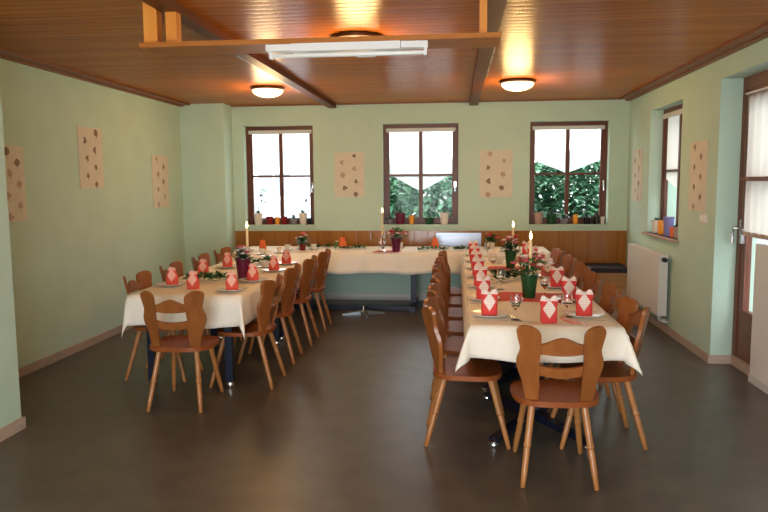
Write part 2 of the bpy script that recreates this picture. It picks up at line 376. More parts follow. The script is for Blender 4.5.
M['brushed'] = noise_mat('pale_patch_metal', (0.40, 0.46, 0.58), (0.52, 0.58, 0.70), 4, 0.36, stretch=(1, 8, 8), metal=0.85)
b = new(); box(b, (-0.27, YB-0.036, 0.74), (0.33, YB-0.023, 0.918)); tag(obj('pale_patch_slab', b, M['brushed'], bevel=0.003), 'pale patch on the wood panelling behind the back table, built as a shiny panel', 'panel')  # stands for a pale patch on the panelling, built as a metallic slab
# ------------------------------------------------------------------ windows
def curtain(bm, x0, x1, ztop, zs, zc, y, amp=0.0025, n=60, waves=15, plane='x'):
    prev = None
    for i in range(n+1):
        t = i/n; x = x0+(x1-x0)*t; zb = zc + (zs-zc)*abs(2*t-1)
        yy = y + amp*math.sin(t*waves*2*PI) 
        P_ = (lambda a, c, z: (a, c, z)) if plane == 'x' else (lambda a, c, z: (c, a, z))
        rows = [bm.verts.new(P_(x, yy if k else y, ztop+(zb-ztop)*k/4)) for k in range(5)]
        if prev:
            for k in range(4): bm.faces.new((prev[k], rows[k], rows[k+1], prev[k+1]))
        prev = rows
def window(idx, x0, x1, z0, z1, y, zm, zs, zc, cmat):
    """timber window in an opening, inner face of frame at y, looking along +y"""
    W = bpy.data.objects.new('window_%d' % idx, None); COL.objects.link(W); W.location = (0, 0, 0); struct(W)
    f = 0.055; b = new()
    box(b, (x0, y, z0), (x0+f, y+0.06, z1)); box(b, (x1-f, y, z0), (x1, y+0.06, z1))
    box(b, (x0+f, y, z1-f*0.8), (x1-f, y+0.06, z1)); box(b, (x0+f, y, z0), (x1-f, y+0.06, z0+f))
    obj('window_frame', b, M['frame_wood'], W, bevel=0.005)
    xm = (x0+x1)/2
    for s0, s1 in ((x0+f, xm), (xm, x1-f)):
        b = new(); g = 0.028; ya, yb = y+0.014, y+0.05; za, zb = z0+f, z1-f*0.8
        box(b, (s0, ya, za), (s0+g*0.9, yb, zb)); box(b, (s1-g*0.9, ya, za), (s1, yb, zb)); box(b, (s0+g*0.9, ya, za), (s1-g*0.9, yb, za+g)); box(b, (s0+g*0.9, ya, zb-g), (s1-g*0.9, yb, zb))
        box(b, (s0+g*0.9, ya+0.004, zm-0.014), (s1-g*0.9, yb, zm+0.014))
        s = obj('window_sash', b, M['frame_wood'], W, bevel=0.003)
        b = new(); box(b, (s0+g*0.9, y+0.034, za+g), (s1-g*0.9, y+0.038, zb-g)); obj('pane', b, M['pane'], s)
    b = new(); box(b, (x0, y-0.15, z0-0.03), (x1, y+0.06, z0)); obj('window_sill', b, M['wall'], W, bevel=0.004)
    # handle
    b = new(); hx = x1-f+0.012; box(b, (hx-0.012, y-0.012, zm-0.17), (hx+0.012, y, zm-0.09)); tube(b, [(hx, y-0.012, zm-0.12), (hx, y-0.045, zm-0.12), (hx, y-0.045, zm-0.22)], 0.008)
    obj('window_handle', b, M['chrome'], W, bevel=0.001)
    b = new(); tube(b, [(x0+f*0.7, y-0.012, z1-0.07), (x1-f*0.7, y-0.012, z1-0.07)], 0.008); obj('curtain_rod', b, M['white_plastic'], W)
    b = new(); curtain(b, x0+f*0.8, x1-f*0.8, z1-0.062, zs, zc, y+0.031)
    # gathered heading
    obj('curtain', b, cmat, W, outward=False)
    b = new(); box(b, (x0+f*0.8, y-0.022, z1-0.105), (x1-f*0.8, y-0.006, z1-0.055)); obj('curtain_heading', b, M['white_base'], W)
    return W
for i, ((a, c), zs, zc) in enumerate(zip(WINS, (1.88, 1.72, 1.88), (1.71, 1.47, 1.70))):
    window(i+1, a, c, WZ0, WZ1, YB+0.125, 1.69, zs, zc, M['sheer'])
# right-hand window, same build turned to face -x
W4 = window(4, -8.42, -7.28, 1.0, 2.39, 2.35, 1.70, 1.62, 1.48, M['sheer_cream']); W4.rotation_euler = (0, 0, -PI/2)
b = new(); box(b, (XR-0.05, 7.24, 0.975), (2.21, 8.46, 1.0)); struct(obj('trim_sill_right', b, M['terracotta'], bevel=0.004))
# unseen right wall window behind the camera, added to bring in light
W5 = window(5, -2.35, -0.45, 1.0, 2.39, 2.35, 1.70, 1.9, 1.8, M['sheer_cream']); W5.rotation_euler = (0, 0, -PI/2)

# unseen glazed door behind the camera, added to let in frontal daylight
D2 = bpy.data.objects.new('door_added', None); COL.objects.link(D2); struct(D2)
b = new(); y = YR-0.15
for x in (-1.8, -0.58, 0.62): box(b, (x, y, 0), (x+0.08, y+0.06, 2.1))
box(b, (-1.8, y, 2.02), (0.7, y+0.06, 2.1)); box(b, (-1.8, y, 0), (0.7, y+0.06, 0.05)); obj('door_frame', b, M['frame_wood'], D2)
b = new(); box(b, (-1.72, y+0.028, 0.05), (0.62, y+0.032, 2.02)); obj('pane', b, M['pane'], D2)

# ------------------------------------------------------------------ terrace door, right
D1 = bpy.data.objects.new('door_1', None); COL.objects.link(D1); struct(D1)
dx = 2.39
b = new(); box(b, (dx, 6.20, 0.09), (dx+0.07, 6.27, 2.44)); box(b, (dx, 4.35, 2.34), (dx+0.07, 6.20, 2.44)); box(b, (dx, 4.35, 0), (dx+0.07, 4.42, 2.34)); obj('door_frame', b, M['door_wood'], D1, bevel=0.004)
b = new(); box(b, (dx-0.01, 4.35, 0), (dx+0.07, 6.27, 0.085)); obj('threshold', b, M['base'], D1, bevel=0.004)
b = new()
box(b, (dx+0.01, 6.10, 0.09), (dx+0.06, 6.20, 2.34)); box(b, (dx+0.01, 5.22, 0.09), (dx+0.06, 5.32, 2.34))
box(b, (dx+0.01, 5.32, 2.25), (dx+0.06, 6.10, 2.34)); box(b, (dx+0.01, 5.32, 0.09), (dx+0.06, 6.10, 0.50))
box(b, (dx-0.045, 5.32, 1.585), (dx+0.05, 6.10, 1.62)); box(b, (dx+0.002, 5.40, 0.15), (dx+0.01, 6.03, 0.30)); box(b, (dx+0.002, 5.40, 0.32), (dx+0.01, 6.03, 0.46))
leafo = obj('door_leaf', b, M['door_wood'], D1, bevel=0.004)
b = new(); box(b, (dx+0.03, 5.32, 0.50), (dx+0.036, 6.10, 2.25)); obj('pane', b, M['pane'], leafo)
b = new()
box(b, (dx+0.01, 5.12, 0.09), (dx+0.06, 5.22, 2.34)); box(b, (dx+0.01, 4.42, 0.09), (dx+0.06, 4.52, 2.34)); box(b, (dx+0.01, 4.52, 2.25), (dx+0.06, 5.12, 2.34)); box(b, (dx+0.01, 4.52, 0.09), (dx+0.06, 5.12, 0.50))
leaf2 = obj('door_leaf', b, M['door_wood'], D1, bevel=0.004)
b = new(); box(b, (dx+0.03, 4.52, 0.50), (dx+0.036, 5.12, 2.25)); obj('pane', b, M['pane'], leaf2)
b = new(); box(b, (dx-0.004, 6.17, 1.06), (dx+0.01, 6.21, 1.26)); tube(b, [(dx, 6.19, 1.19), (dx-0.06, 6.19, 1.19), (dx-0.06, 6.20, 1.13), (dx-0.06, 6.21, 1.06)], 0.013)
obj('door_handle', b, M['chrome'], D1, bevel=0.002)
b = new(); curtain(b, 6.16, 5.34, 2.30, 1.19, 1.13, dx-0.012, amp=0.012, waves=6, n=80, plane='y'); obj('curtain', b, M['sheer_cream'], D1, outward=False)
b = new(); tube(b, [(dx-0.012, 6.17, 2.30), (dx-0.012, 5.33, 2.30)], 0.008); obj('curtain_rod', b, M['white_plastic'], D1)
b = new(); box(b, (dx-0.02, 5.34, 1.135), (dx-0.002, 6.10, 1.17)); obj('hand_rail', b, M['base'], D1, bevel=0.004)

# low white panel standing in front of the near door leaf
t = thing('radiator_cover', 'low white cover panel standing in front of the terrace door at the right edge', 'radiator cover', (0, 0, 0))
b = new(); box(b, (2.325, 4.45, 0.06), (2.375, 5.72, 1.10)); obj('panel', b, M['white'], t, bevel=0.006)
b = new(); box(b, (2.318, 4.45, 0.0), (2.375, 5.725, 0.06)); obj('plinth', b, M['white_base'], t, bevel=0.004)

# ================================================================== CEILING TIMBERS AND LAMPS
def ceiling_beam(name, label, x0, x1, y0, y1, side):
    t = thing(name, label, 'ceiling beam', (0, 0, 0))
    b = new(); box(b, (x0, y0, ZC-0.055), (x1, y1, ZC+0.001)); obj('timber', b, M['dark_beam'], t, bevel=0.004)
    b = new()
    if side < 0: box(b, (x0-0.055, 5.6, ZC-0.03), (x0-0.001, 7.9, ZC)); xs = x0-0.028
    else: box(b, (x1+0.001, 5.5, ZC-0.03), (x1+0.02, 7.0, ZC)); xs = x1+0.01
    r = obj('cable_rail', b, M['steel_rail'], t, bevel=0.003)
    for yy in ((6.0, 6.7, 7.4) if side < 0 else (5.8, 6.3, 6.8)):
        c = new(); lathe(c, [(0.007, 0), (0.005, 0.006), (0, 0.007)], (xs, yy, ZC-0.03), (0, 0, -1), seg=8); obj('screw', c, M['black'], r)
ceiling_beam('ceiling_beam', 'dark brown ceiling beam left of the middle window with a pale cable rail', -1.70, -1.60, YR, 9.40, -1)
ceiling_beam('ceiling_beam', 'brown ceiling beam running to the back wall right of the middle window', 0.165, 0.275, YR, 9.40, 1)

t = thing('hanging_shelf_board', 'long varnished board hung on posts below the ceiling, carrying the unlit tube light', 'hanging board', (0, 0, 0))
b = new(); box(b, (-1.80, 3.93, 2.372), (0.24, 4.21, 2.399)); obj('board', b, M['beam_wood'], t, bevel=0.004)
for x0, x1, y in ((-1.79, -1.71, 3.98), (-1.675, -1.61, 4.02), (0.125, 0.165, 4.0)):
    b = new(); box(b, (x0, y, 2.399), (x1, y+0.07, ZC)); obj('post', b, M['post_wood'], t, bevel=0.004)

t = thing('fluorescent_light', 'unlit white fluorescent tube fitting under the hanging board', 'tube light', (-0.61, 3.99, 2.372))
b = new(); box(b, (-0.31, -0.05, -0.042), (0.30, 0.05, 0)); obj('housing', b, M['white_plastic'], t, bevel=0.006)
for xa, xb in ((-0.46, -0.312), (0.302, 0.45)):
    b = new(); box(b, (xa, -0.035, -0.035), (xb, 0.035, 0)); obj('end_housing', b, M['white_plastic'], t, bevel=0.005)
b = new(); lathe(b, [(0.013, 0), (0.013, 0.86)], (-0.43, 0, -0.058), (1, 0, 0), seg=14); obj('tube', b, M['porcelain'], t)
for x in (-0.445, 0.43):
    b = new(); box(b, (x, -0.018, -0.075), (x+0.015, 0.018, -0.03)); obj('tube_holder', b, M['white_plastic'], t, bevel=0.003)
b = new(); tube(b, [(0.02, 0.05, -0.03), (0.05, 0.05, -0.062), (0.15, 0.05, -0.062), (0.17, 0.05, -0.03)], 0.006); obj('bracket', b, M['white_plastic'], t)

def make_lamp():
    t = thing('ceiling_lamp', '', 'ceiling lamp')
    b = new(); lathe(b, [(0.17, 0), (0.185, -0.008), (0.185, -0.028), (0.168, -0.032)], seg=40); obj('rim', b, M['lamp_rim'], t)
    b = new(); prof = [(0.168*math.cos(a), -0.032-0.075*math.sin(a)) for a in [k*PI/2/9 for k in range(9)]] + [(0, -0.107)]
    lathe(b, prof, seg=40, cap=False); obj('glass_bowl', b, M['lamp_glass'], t)
    return t
lamp = Maker(make_lamp)
for x, y, lb in ((-2.06, 7.66, 'lit round frosted ceiling lamp above the left table'), (0.63, 7.55, 'lit round frosted ceiling lamp above the right table'),
                 (-0.71, 5.12, 'lit round ceiling lamp partly hidden behind the tube light'),
                 (-1.9, 0.8, 'assumed lit round ceiling lamp, unseen behind the camera on the left'), (0.9, 0.8, 'assumed lit round ceiling lamp, unseen behind the camera on the right')):  # last two lamps are out of view, assumed and added for light
    t = lamp((x, y, ZC), 0, lb)
    l = bpy.data.lights.new('lamp_bulb', 'POINT'); l.energy = LAMP_W; l.color = LAMP_COL; l.shadow_soft_size = 0.15; l.specular_factor = 0.0
    o = bpy.data.objects.new('lamp_bulb', l); COL.objects.link(o); o.location = (x, y, ZC-0.27); 

# ================================================================== WALL THINGS
def art_panel(loc, rz, w_, h_, seed, label):
    rnd = random.Random(seed)
    b = new(); box(b, (-w_/2, 0, -h_/2), (w_/2, 0.008, h_/2), 0)
    k = 0
    rows = 7
    for i in range(rows):
        cz = h_/2 - h_*(i+0.55)/rows; cx = (-1 if (i+seed) % 2 else 1)*w_*0.20 + rnd.uniform(-.02, .02); s = rnd.uniform(0.029, 0.041)
        kind = rnd.randint(0, 2); mi = 1 if rnd.random() < .65 else 2; a0 = rnd.uniform(0, 6)
        if kind == 0: pts = [(s*(0.9*math.cos(a)**3+0.15*math.cos(a)), s*math.sin(a)) for a in [q*PI/8 for q in range(16)]]
        elif kind == 1: pts = [(s*math.sin(a)**3*0.95, s*(0.8*math.cos(a)-0.35*math.cos(2*a)-0.12*math.cos(3*a))) for a in [q*PI/9 for q in range(18)]]
        else: pts = [(s*(0.75+0.25*math.cos(5*a))*math.cos(a), s*(0.75+0.25*math.cos(5*a))*math.sin(a)) for a in [q*PI/12 for q in range(24)]]
        ca, sa = math.cos(a0), math.sin(a0)
        pts = [(p[0]*ca-p[1]*sa, p[0]*sa+p[1]*ca) for p in pts]
        mm = Matrix(((1,0,0,cx),(0,0,1,-0.0007),(0,1,0,cz),(0,0,0,1)))
        prism(b, pts, mm, 0.0015, mi)
        tube(b, [(cx, -0.001, cz-s*0.8), (cx+s*0.4, -0.001, cz-s*1.5)], 0.0022, 5, 2)
    o = obj('wall_hanging', b, [M['panel_cloth'], M['motif_brown'], M['motif_pink']], loc=loc, rot=(0, 0, rz))
    tag(o, label, 'wall hanging', 'pale pink wall hangings with printed motifs')
PI2 = PI/2
art_panel((XL+0.0085, 5.46, 1.61), PI2, 0.30, 0.62, 1, 'pale wall hanging on the left wall nearest the camera')
art_panel((XL+0.0085, 6.72, 1.86), PI2, 0.46, 0.60, 2, 'pale wall hanging in the middle of the left wall, hung highest')
art_panel((XL+0.0085, 8.36, 1.63), PI2, 0.46, 0.64, 3, 'pale wall hanging on the left wall nearest the far corner')
art_panel((-1.435, YB-0.0085, 1.70), 0, 0.40, 0.60, 4, 'pale wall hanging between the left and middle windows')
art_panel((0.52, YB-0.0085, 1.695), 0, 0.43, 0.62, 5, 'pale wall hanging between the middle and right windows of the back wall')
art_panel((XR-0.0085, 8.93, 1.66), -PI2, 0.46, 0.64, 6, 'pale wall hanging on the right wall in the far corner')
art_panel((XR-0.0085, 6.74, 1.63), -PI2, 0.46, 0.64, 7, 'pale wall hanging on the right wall above the light switch')

t = thing('light_switch', 'white light switch on the right wall by the terrace door', 'light switch', (XR, 6.54, 1.255), -PI2)
b = new(); box(b, (-0.085, -0.014, -0.04), (0.085, 0, 0.04)); obj('plate', b, M['cream_pot'], t, bevel=0.004)
for x in (-0.042, 0.042):
    b = new(); box(b, (x-0.028, -0.02, -0.028), (x+0.028, -0.013, 0.028)); obj('rocker', b, M['white_plastic'], t, bevel=0.003)

# radiator
t = thing('radiator', 'white flat panel radiator under the right-hand window', 'radiator', (XR-0.004, 8.12, 0.0), -PI2)
b = new(); box(b, (-0.66, -0.115, 0.19), (0.66, -0.085, 0.82)); box(b, (-0.66, -0.055, 0.19), (0.66, -0.035, 0.82)); obj('panel', b, M['white'], t, bevel=0.008)
b = new(); box(b, (-0.665, -0.12, 0.815), (0.665, -0.03, 0.83))
for k in range(24): box(b, (-0.63+k*0.053, -0.11, 0.83), (-0.60+k*0.053, -0.04, 0.833))
obj('top_grille', b, M['white'], t, bevel=0.002)
b = new(); lathe(b, [(0.016, 0), (0.024, 0.006), (0.024, 0.06), (0.018, 0.075)], (0.665, -0.075, 0.78), (1, 0, 0), seg=16); obj('thermostat_knob', b, M['black'], t)
b = new(); tube(b, [(0.60, -0.07, 0.20), (0.60, -0.07, 0.13), (0.62, -0.03, 0.12), (0.62, 0, 0.12)], 0.012); tube(b, [(0.54, -0.07, 0.20), (0.54, -0.07, 0.13), (0.54, 0, 0.12)], 0.012); obj('pipe', b, M['white'], t)
for z in (0.3, 0.7):
    for x in (-0.4, 0.37):
        b = new(); box(b, (x, -0.034, z), (x+0.03, 0, z+0.04)); obj('bracket', b, M['white'], t)
for x in (-0.665, 0.655):
    b = new(); box(b, (x, -0.12, 0.19), (x+0.01, -0.03, 0.815)); obj('side_panel', b, M['white'], t, bevel=0.002)

# corner bench
t = thing('corner_bench', 'tan box bench with a dark cushion in the far right corner', 'bench', (0, 0, 0))
b = new(); box(b, (1.28, 8.86, 0.0), (2.13, 9.385, 0.44)); obj('bench_box', b, M['bench_front'], t, bevel=0.006)
b = new(); box(b, (1.27, 8.83, 0.44), (2.15, 9.385, 0.46)); obj('seat_board', b, M['bench_front'], t, bevel=0.004)
b = new(); box(b, (1.29, 8.83, 0.46), (2.13, 9.38, 0.52)); obj('cushion', b, M['cushion'], t, bevel=0.02, bevseg=3)

# ================================================================== TABLES
def make_table(lx, ly):
    def f():
        t = thing('dining_table', '', 'table')
        b = new(); box(b, (-lx/2, -ly/2, 0.715), (lx/2, ly/2, 0.742)); obj('tabletop', b, M['navy'], t, bevel=0.004)
        b = new(); lathe(b, [(0.09, 0.705), (0.09, 0.715)], seg=20); box(b, (-0.035, -0.035, 0.06), (0.035, 0.035, 0.706)); obj('column', b, M['navy'], t, bevel=0.004)
        for k in range(4):
            a = (1.03, PI-1.03, PI+1.03, -1.03)[k]; d = Vector((math.cos(a), math.sin(a), 0)); s = Vector((-d.y, d.x, 0))
            b = new(); p0, p1 = d*0.0, d*0.56
            vs_ = []
            for p, h in ((p0, 0.085), (p1, 0.045)):
                for sg, z in ((-1, 0.022), (1, 0.022), (1, h), (-1, h)): vs_.append(b.verts.new(p + s*sg*0.028 + Vector((0, 0, z))))
            for q in ((0,1,2,3), (7,6,5,4), (0,4,5,1), (1,5,6,2), (2,6,7,3), (3,7,4,0)): b.faces.new([vs_[i] for i in q])
            ft = obj('foot', b, M['navy'], t, bevel=0.004)
            b = new(); lathe(b, [(0.024, 0.0), (0.03, 0.006), (0.026, 0.02), (0.028, 0.03), (0.0, 0.052)], tuple(d*0.545), seg=14); obj('foot_cap', b, M['chrome'], ft)
        return t
    return f
tR = Maker(make_table(0.87, 1.065))
for k, lb in enumerate(('navy pedestal table under the right-hand cloth nearest the camera', 'navy pedestal table second from camera under the right-hand cloth', 'navy pedestal table third from camera under the right-hand cloth', 'navy pedestal table under the far end of the right-hand cloth')):
    tR((0.513, 4.115+0.5325+1.067*k, 0), 0, lb, 'pedestal tables of the right-hand row')
def make_leg_table():
    t = thing('dining_table', '', 'table'); lx, ly = 0.87, 1.625
    b = new(); box(b, (-lx/2, -ly/2, 0.715), (lx/2, ly/2, 0.742)); obj('tabletop', b, M['navy'], t, bevel=0.004)
    b = new(); box(b, (-lx/2+0.1, -ly/2+0.1, 0.665), (lx/2-0.1, ly/2-0.1, 0.715)); obj('apron', b, M['navy'], t, bevel=0.004)
    for sx in (-1, 1):
        for sy in (-1, 1):
            x, y = sx*(lx/2-0.12), sy*(ly/2-0.10); b = new(); box(b, (x-0.028, y-0.028, 0.05), (x+0.028, y+0.028, 0.665)); lg = obj('leg', b, M['navy'], t, bevel=0.004)
            b = new(); lathe(b, [(0.026, 0), (0.03, 0.005), (0.03, 0.045), (0.026, 0.05)], (x, y, 0), seg=14); obj('foot_cap', b, M['chrome'], lg)
    return t
tL = Maker(make_leg_table)
for k, lb in enumerate(('navy four-legged table under the left-hand cloth nearest the camera', 'navy four-legged table under the far half of the left-hand cloth')):
    tL((-2.078, 5.125+0.815+1.632*k, 0), 0, lb, 'four-legged tables of the left-hand row')
# back table: long trestle with two columns
def back_table(cx, lx, cols, label):
    t = thing('trestle_table', label, 'table', (cx, 8.86, 0))
    b = new(); box(b, (-lx/2, -0.40, 0.715), (lx/2, 0.40, 0.742)); obj('tabletop', b, M['navy'], t, bevel=0.004)
    for x in cols:
        b = new(); box(b, (x-0.035, -0.035, 0.07), (x+0.035, 0.035, 0.715)); obj('column', b, M['navy'], t, bevel=0.004)
        b = new(); box(b, (x-0.04, -0.36, 0.0), (x+0.04, 0.36, 0.07)); obj('foot', b, M['navy'], t, bevel=0.01)
    b = new(); box(b, (min(cols)+0.04, -0.25, 0.004), (max(cols)-0.04, -0.15, 0.06)); obj('base_bar', b, M['navy'], t, bevel=0.004)
back_table(-1.52, 2.48, (-1.0, 0.98), 'long navy trestle table at the back wall below the middle window')
back_table(0.42, 1.38, (-0.1, 0.5), 'short navy trestle table where the back row meets the right-hand row')
# cross foot lying under the back table
t = thing('cross_base', 'grey star shaped metal base on the floor under the back table', 'metal base', (-1.12, 8.34, 0), 0.3)
b = new()
for k in range(4):
    a = k*PI2; d = Vector((math.cos(a), math.sin(a), 0)); s = Vector((-d.y, d.x, 0)); L2 = 0.26
    q = [b.verts.new(v) for v in (s*0.05, d*L2+s*0.012, d*L2-s*0.012, -s*0.05, s*0.05+Vector((0,0,.055)), d*L2+s*0.012+Vector((0,0,.02)), d*L2-s*0.012+Vector((0,0,.02)), -s*0.05+Vector((0,0,.055)))]
    for f in ((3,2,1,0), (4,5,6,7), (0,1,5,4), (1,2,6,5), (2,3,7,6), (3,0,4,7)): b.faces.new([q[i] for i in f])
obj('arms', b, M['grey_metal'], t)
b = new(); lathe(b, [(0.03, 0.05), (0.02, 0.06), (0.018, 0.11), (0.0, 0.115)], seg=14); obj('socket', b, M['chrome'], t)

def cloth(name, label, x0, x1, y0, y1, d, sides, mt, seed, flare=0.34):
    """cloth on a table top; sides: set of 'x0','x1','y0','y1' that hang down by d"""
    rnd = random.Random(seed); ph = [rnd.uniform(0, 6) for _ in range(8)]
    b = new(); z0 = 0.748; step = 0.03
    def axis(lo, hi, a, c):
        n = max(2, int((hi-lo)/0.06)); v = [lo+(hi-lo)*i/n for i in range(n+1)]
        if a: v = [lo-d*(6-i)/6 for i in range(6)] + v
        if c: v = v + [hi+d*(i+1)/6 for i in range(6)]
        return v
    xs = axis(x0, x1, 'x0' in sides, 'x1' in sides); ys = axis(y0, y1, 'y0' in sides, 'y1' in sides)
    def pos(x, y):
        a = x0-x if x < x0 else (x-x1 if x > x1 else 0); sx = -1 if x < x0 else 1
        c = y0-y if y < y0 else (y-y1 if y > y1 else 0); sy = -1 if y < y0 else 1
        if a <= 0 and c <= 0: return (x, y, z0 + 0.0015*math.sin(x*9+ph[0])*math.sin(y*5+ph[1]))
        if a > 0 and c <= 0:
            e = min(1, min(y-y0 if 'y0' in sides else 9, y1-y if 'y1' in sides else 9)/0.25)
            o = a*0.06 + 0.014*(a/d)*e*(1+math.sin(y*17+ph[2])*0.8+0.4*math.sin(y*31+ph[3])) + 0.012
            return ((x0 if sx < 0 else x1)+sx*(min(o, 0.03)), y, z0-a*0.985)
        if c > 0 and a <= 0:
            e = min(1, min(x-x0 if 'x0' in sides else 9, x1-x if 'x1' in sides else 9)/0.22)
            o = c*0.06 + 0.022*(c/d)*e*(1+math.sin(x*15+ph[4])*0.8+0.4*math.sin(x*29+ph[5])) + 0.012
            return (x, (y0 if sy < 0 else y1)+sy*o, z0-c*0.985 - 0.01*(c/d)*math.sin(x*8+ph[6]))
        rho = math.hypot(a, c); th = math.atan2(c, a); fl = 0.07 + flare*math.sin(2*th)**2
        cx, cy = (x0 if sx < 0 else x1), (y0 if sy < 0 else y1)
        h = rho*math.sin(fl) + 0.012
        return (cx+sx*h*math.cos(th), cy+sy*h*math.sin(th), z0-rho*math.cos(fl))
    g = [[b.verts.new(pos(x, y)) for y in ys] for x in xs]
    for i in range(len(xs)-1):
        for j in range(len(ys)-1): b.faces.new((g[i][j], g[i+1][j], g[i+1][j+1], g[i][j+1]))
    o = obj(name, b, mt, sharp=75)
    m = o.modifiers.new('thickness', 'SOLIDIFY'); m.thickness = 0.002; m.offset = 1
    return tag(o, label, 'tablecloth')
cloth('tablecloth', 'cream tablecloth draped over the right-hand row with pointed corners in front', 0.085, 0.968, 4.11, 8.385, 0.197, {'x0', 'x1', 'y0'}, M['cloth'], 1)
cloth('tablecloth', 'cream tablecloth draped over the left-hand row', -2.52, -1.635, 5.12, 8.385, 0.235, {'x0', 'x1', 'y0'}, M['cloth'], 2, 0.08)
cloth('tablecloth', 'cream tablecloth on the long table in front of the back wall', -2.76, 1.11, 8.46, 9.245, 0.26, {'y0', 'x0'}, M['cloth'], 3)

def runner(label, pts, z=0.7535):
    b = new(); prism(b, pts, Matrix.Translation((0, 0, z)), 0.002); o = obj('table_runner', b, M['red_cloth']); tag(o, label, 'table runner', 'red runners on the tables')
runner('red runner lying across the right-hand table under the front green pot', [(0.29, 4.98), (0.80, 4.93), (0.93, 5.14), (0.78, 5.33), (0.38, 5.40), (0.25, 5.30)])
runner('red runner under the far green pot on the right-hand table', [(0.30, 6.80), (0.72, 6.78), (0.74, 7.02), (0.32, 7.04)])
runner('red runner hanging at the edge under the purple pot of the back table', [(-1.02, 8.44), (-0.70, 8.44), (-0.66, 8.62), (-0.98, 8.66)])

# ================================================================== CHAIRS
def make_chair():
    t = thing('dining_chair', '', 'chair', group='carved wooden dining chairs')
    # seat: rounded trapezoid outline
    b = new(); pts = []
    for k in range(48):
        a = 2*PI*k/48; c, s = math.cos(a), math.sin(a)
        e = 0.62
        x = 0.232*math.copysign(abs(c)**e, c); y = 0.212*math.copysign(abs(s)**e, s)
        x *= 1.0 + 0.08*(y/0.212)*0.6; pts.append((x, y))
    prism(b, pts, Matrix.Translation((0, 0, 0.437)), 0.03); 
    obj('seat', b, M['chair_seat'], t, bevel=0.008, bevseg=3)
    # tilted back plane: u = x, v = along the tilted back, origin at seat rear
    tilt = math.radians(12.5); o0 = Vector((0, -0.165, 0.449)); vv = Vector((0, -math.sin(tilt), math.cos(tilt))); ww = Vector((0, math.cos(tilt), math.sin(tilt)))
    MB = Matrix(((1, vv.x, ww.x, o0.x), (0, vv.y, ww.y, o0.y), (0, vv.z, ww.z, o0.z), (0, 0, 0, 1)))
    for s in (-1, 1):
        # (v, inner, outer) profile of a wavy splayed back board
        prof = [(-0.02, .108, .168), (0.03, .108, .178), (0.10, .108, .192), (0.155, .110, .212), (0.195, .112, .224), (0.235, .112, .222), (0.265, .110, .212),
                (0.295, .108, .207), (0.325, .107, .214), (0.355, .106, .221), (0.385, .107, .227)]
        pts = [(o, v) for v, i, o in prof]
        for k in range(0, 13):                       # round head
            a = PI*k/12; cx, rx = 0.167, 0.060
            pts.append((cx+rx*math.cos(a)*1.0, 0.385 + 0.047*math.sin(a)**0.8))
        pts += [(i, v) for v, i, o in reversed(prof)]
        pts = [(s*p[0], p[1]) for p in pts]
        pts = [(p[0], p[1]*0.965 if p[1] > 0 else p[1]) for p in pts]
        if s < 0: pts.reverse()
        b = new(); prism(b, pts, MB, 0.022)
        for v in b.verts: v.co += ww * ((abs(v.co.x) - 0.14) * 0.55 * min(1.0, max(0.0, (v.co.z-0.42)/0.10)))
        obj('back_post', b, M['chair'], t, bevel=0.004)
    b = new(); n = 16; w2 = 0.125
    top = [(-w2+2*w2*i/n, 0.322+0.045*(math.cos((2*i/n-1)*PI)*0.5+0.5)) for i in range(n+1)]; bot = [(w2-2*w2*i/n, 0.274-0.004*math.cos((2*i/n-1)*PI/2)) for i in range(n+1)]
    prism(b, bot + top, MB, 0.018)
    for v in b.verts: v.co += ww * (-0.022 + 0.022*(v.co.x/0.125)**2)
    obj('crest_rail', b, M['chair'], t, bevel=0.003)
    b = new(); top = [(-w2+2*w2*i/n, 0.206-0.010*math.cos((2*i/n-1)*PI/2)) for i in range(n+1)]; bot = [(w2-2*w2*i/n, 0.155-0.012*math.cos((2*i/n-1)*PI/2)) for i in range(n+1)]
    prism(b, bot + top, MB, 0.018)
    for v in b.verts: v.co += ww * (-0.022 + 0.022*(v.co.x/0.125)**2)
    obj('back_rail', b, M['chair'], t, bevel=0.003)
    for sx in (-1, 1):
        for sy in (-1, 1):
            p0 = Vector((sx*0.135, sy*0.135, 0.424)); p1 = Vector((sx*0.19, sy*0.25, 0.0)); ln = (p1-p0).length
            prof = [(0.020, 0), (0.0195, 0.02), (0.018, ln*0.42), (0.0175, ln*0.47), (0.0205, ln*0.485), (0.021, ln*0.50), (0.0205, ln*0.515), (0.016, ln*0.53), (0.0175, ln*0.56), (0.0165, ln*0.8), (0.013, ln-0.004), (0.010, ln)]
            b = new(); lathe(b, prof, tuple(p0), tuple(p1-p0), seg=14)
            obj('leg', b, M['chair_leg'], t)
    return t
chair = Maker(make_chair)
G = 'carved wooden dining chairs'
chair((0.54, 3.835, 0), 0.0, 'wooden chair standing alone at the near head of the right-hand table, back to the camera', G)
chair((-1.975, 4.86, 0), 0.03, 'wooden chair at the near head of the left-hand table', G)
rnd = random.Random(3)
for k in range(6):
    chair((0.075+rnd.uniform(-.012, .012), 4.31+0.615*k, 0), -PI2+rnd.uniform(-.04, .04), 'wooden chair on the left side of the right-hand table, %s' % ORD[k], G)
for k in range(6):
    chair(((0.885 if k else 0.86)+rnd.uniform(-.012, .012), 4.35+0.665*k, 0), PI2+(0.06 if k == 0 else rnd.uniform(-.05, .05)), 'wooden chair on the right side of the right-hand table, %s' % ORD[k], G)
for k, y in enumerate((5.40, 6.14, 6.86, 7.56)):
    chair((-1.67+rnd.uniform(-.012, .012), y, 0), PI2+rnd.uniform(-.05, .05), 'wooden chair on the aisle side of the left-hand table, %s' % ORD[k], G)
for k, y in enumerate((5.54, 6.25, 7.02, 7.74)):
    chair((-2.44+rnd.uniform(-.012, .012), y, 0), -PI2+rnd.uniform(-.05, .05), 'wooden chair on the wall side of the left-hand table, %s' % ORD[k], G)

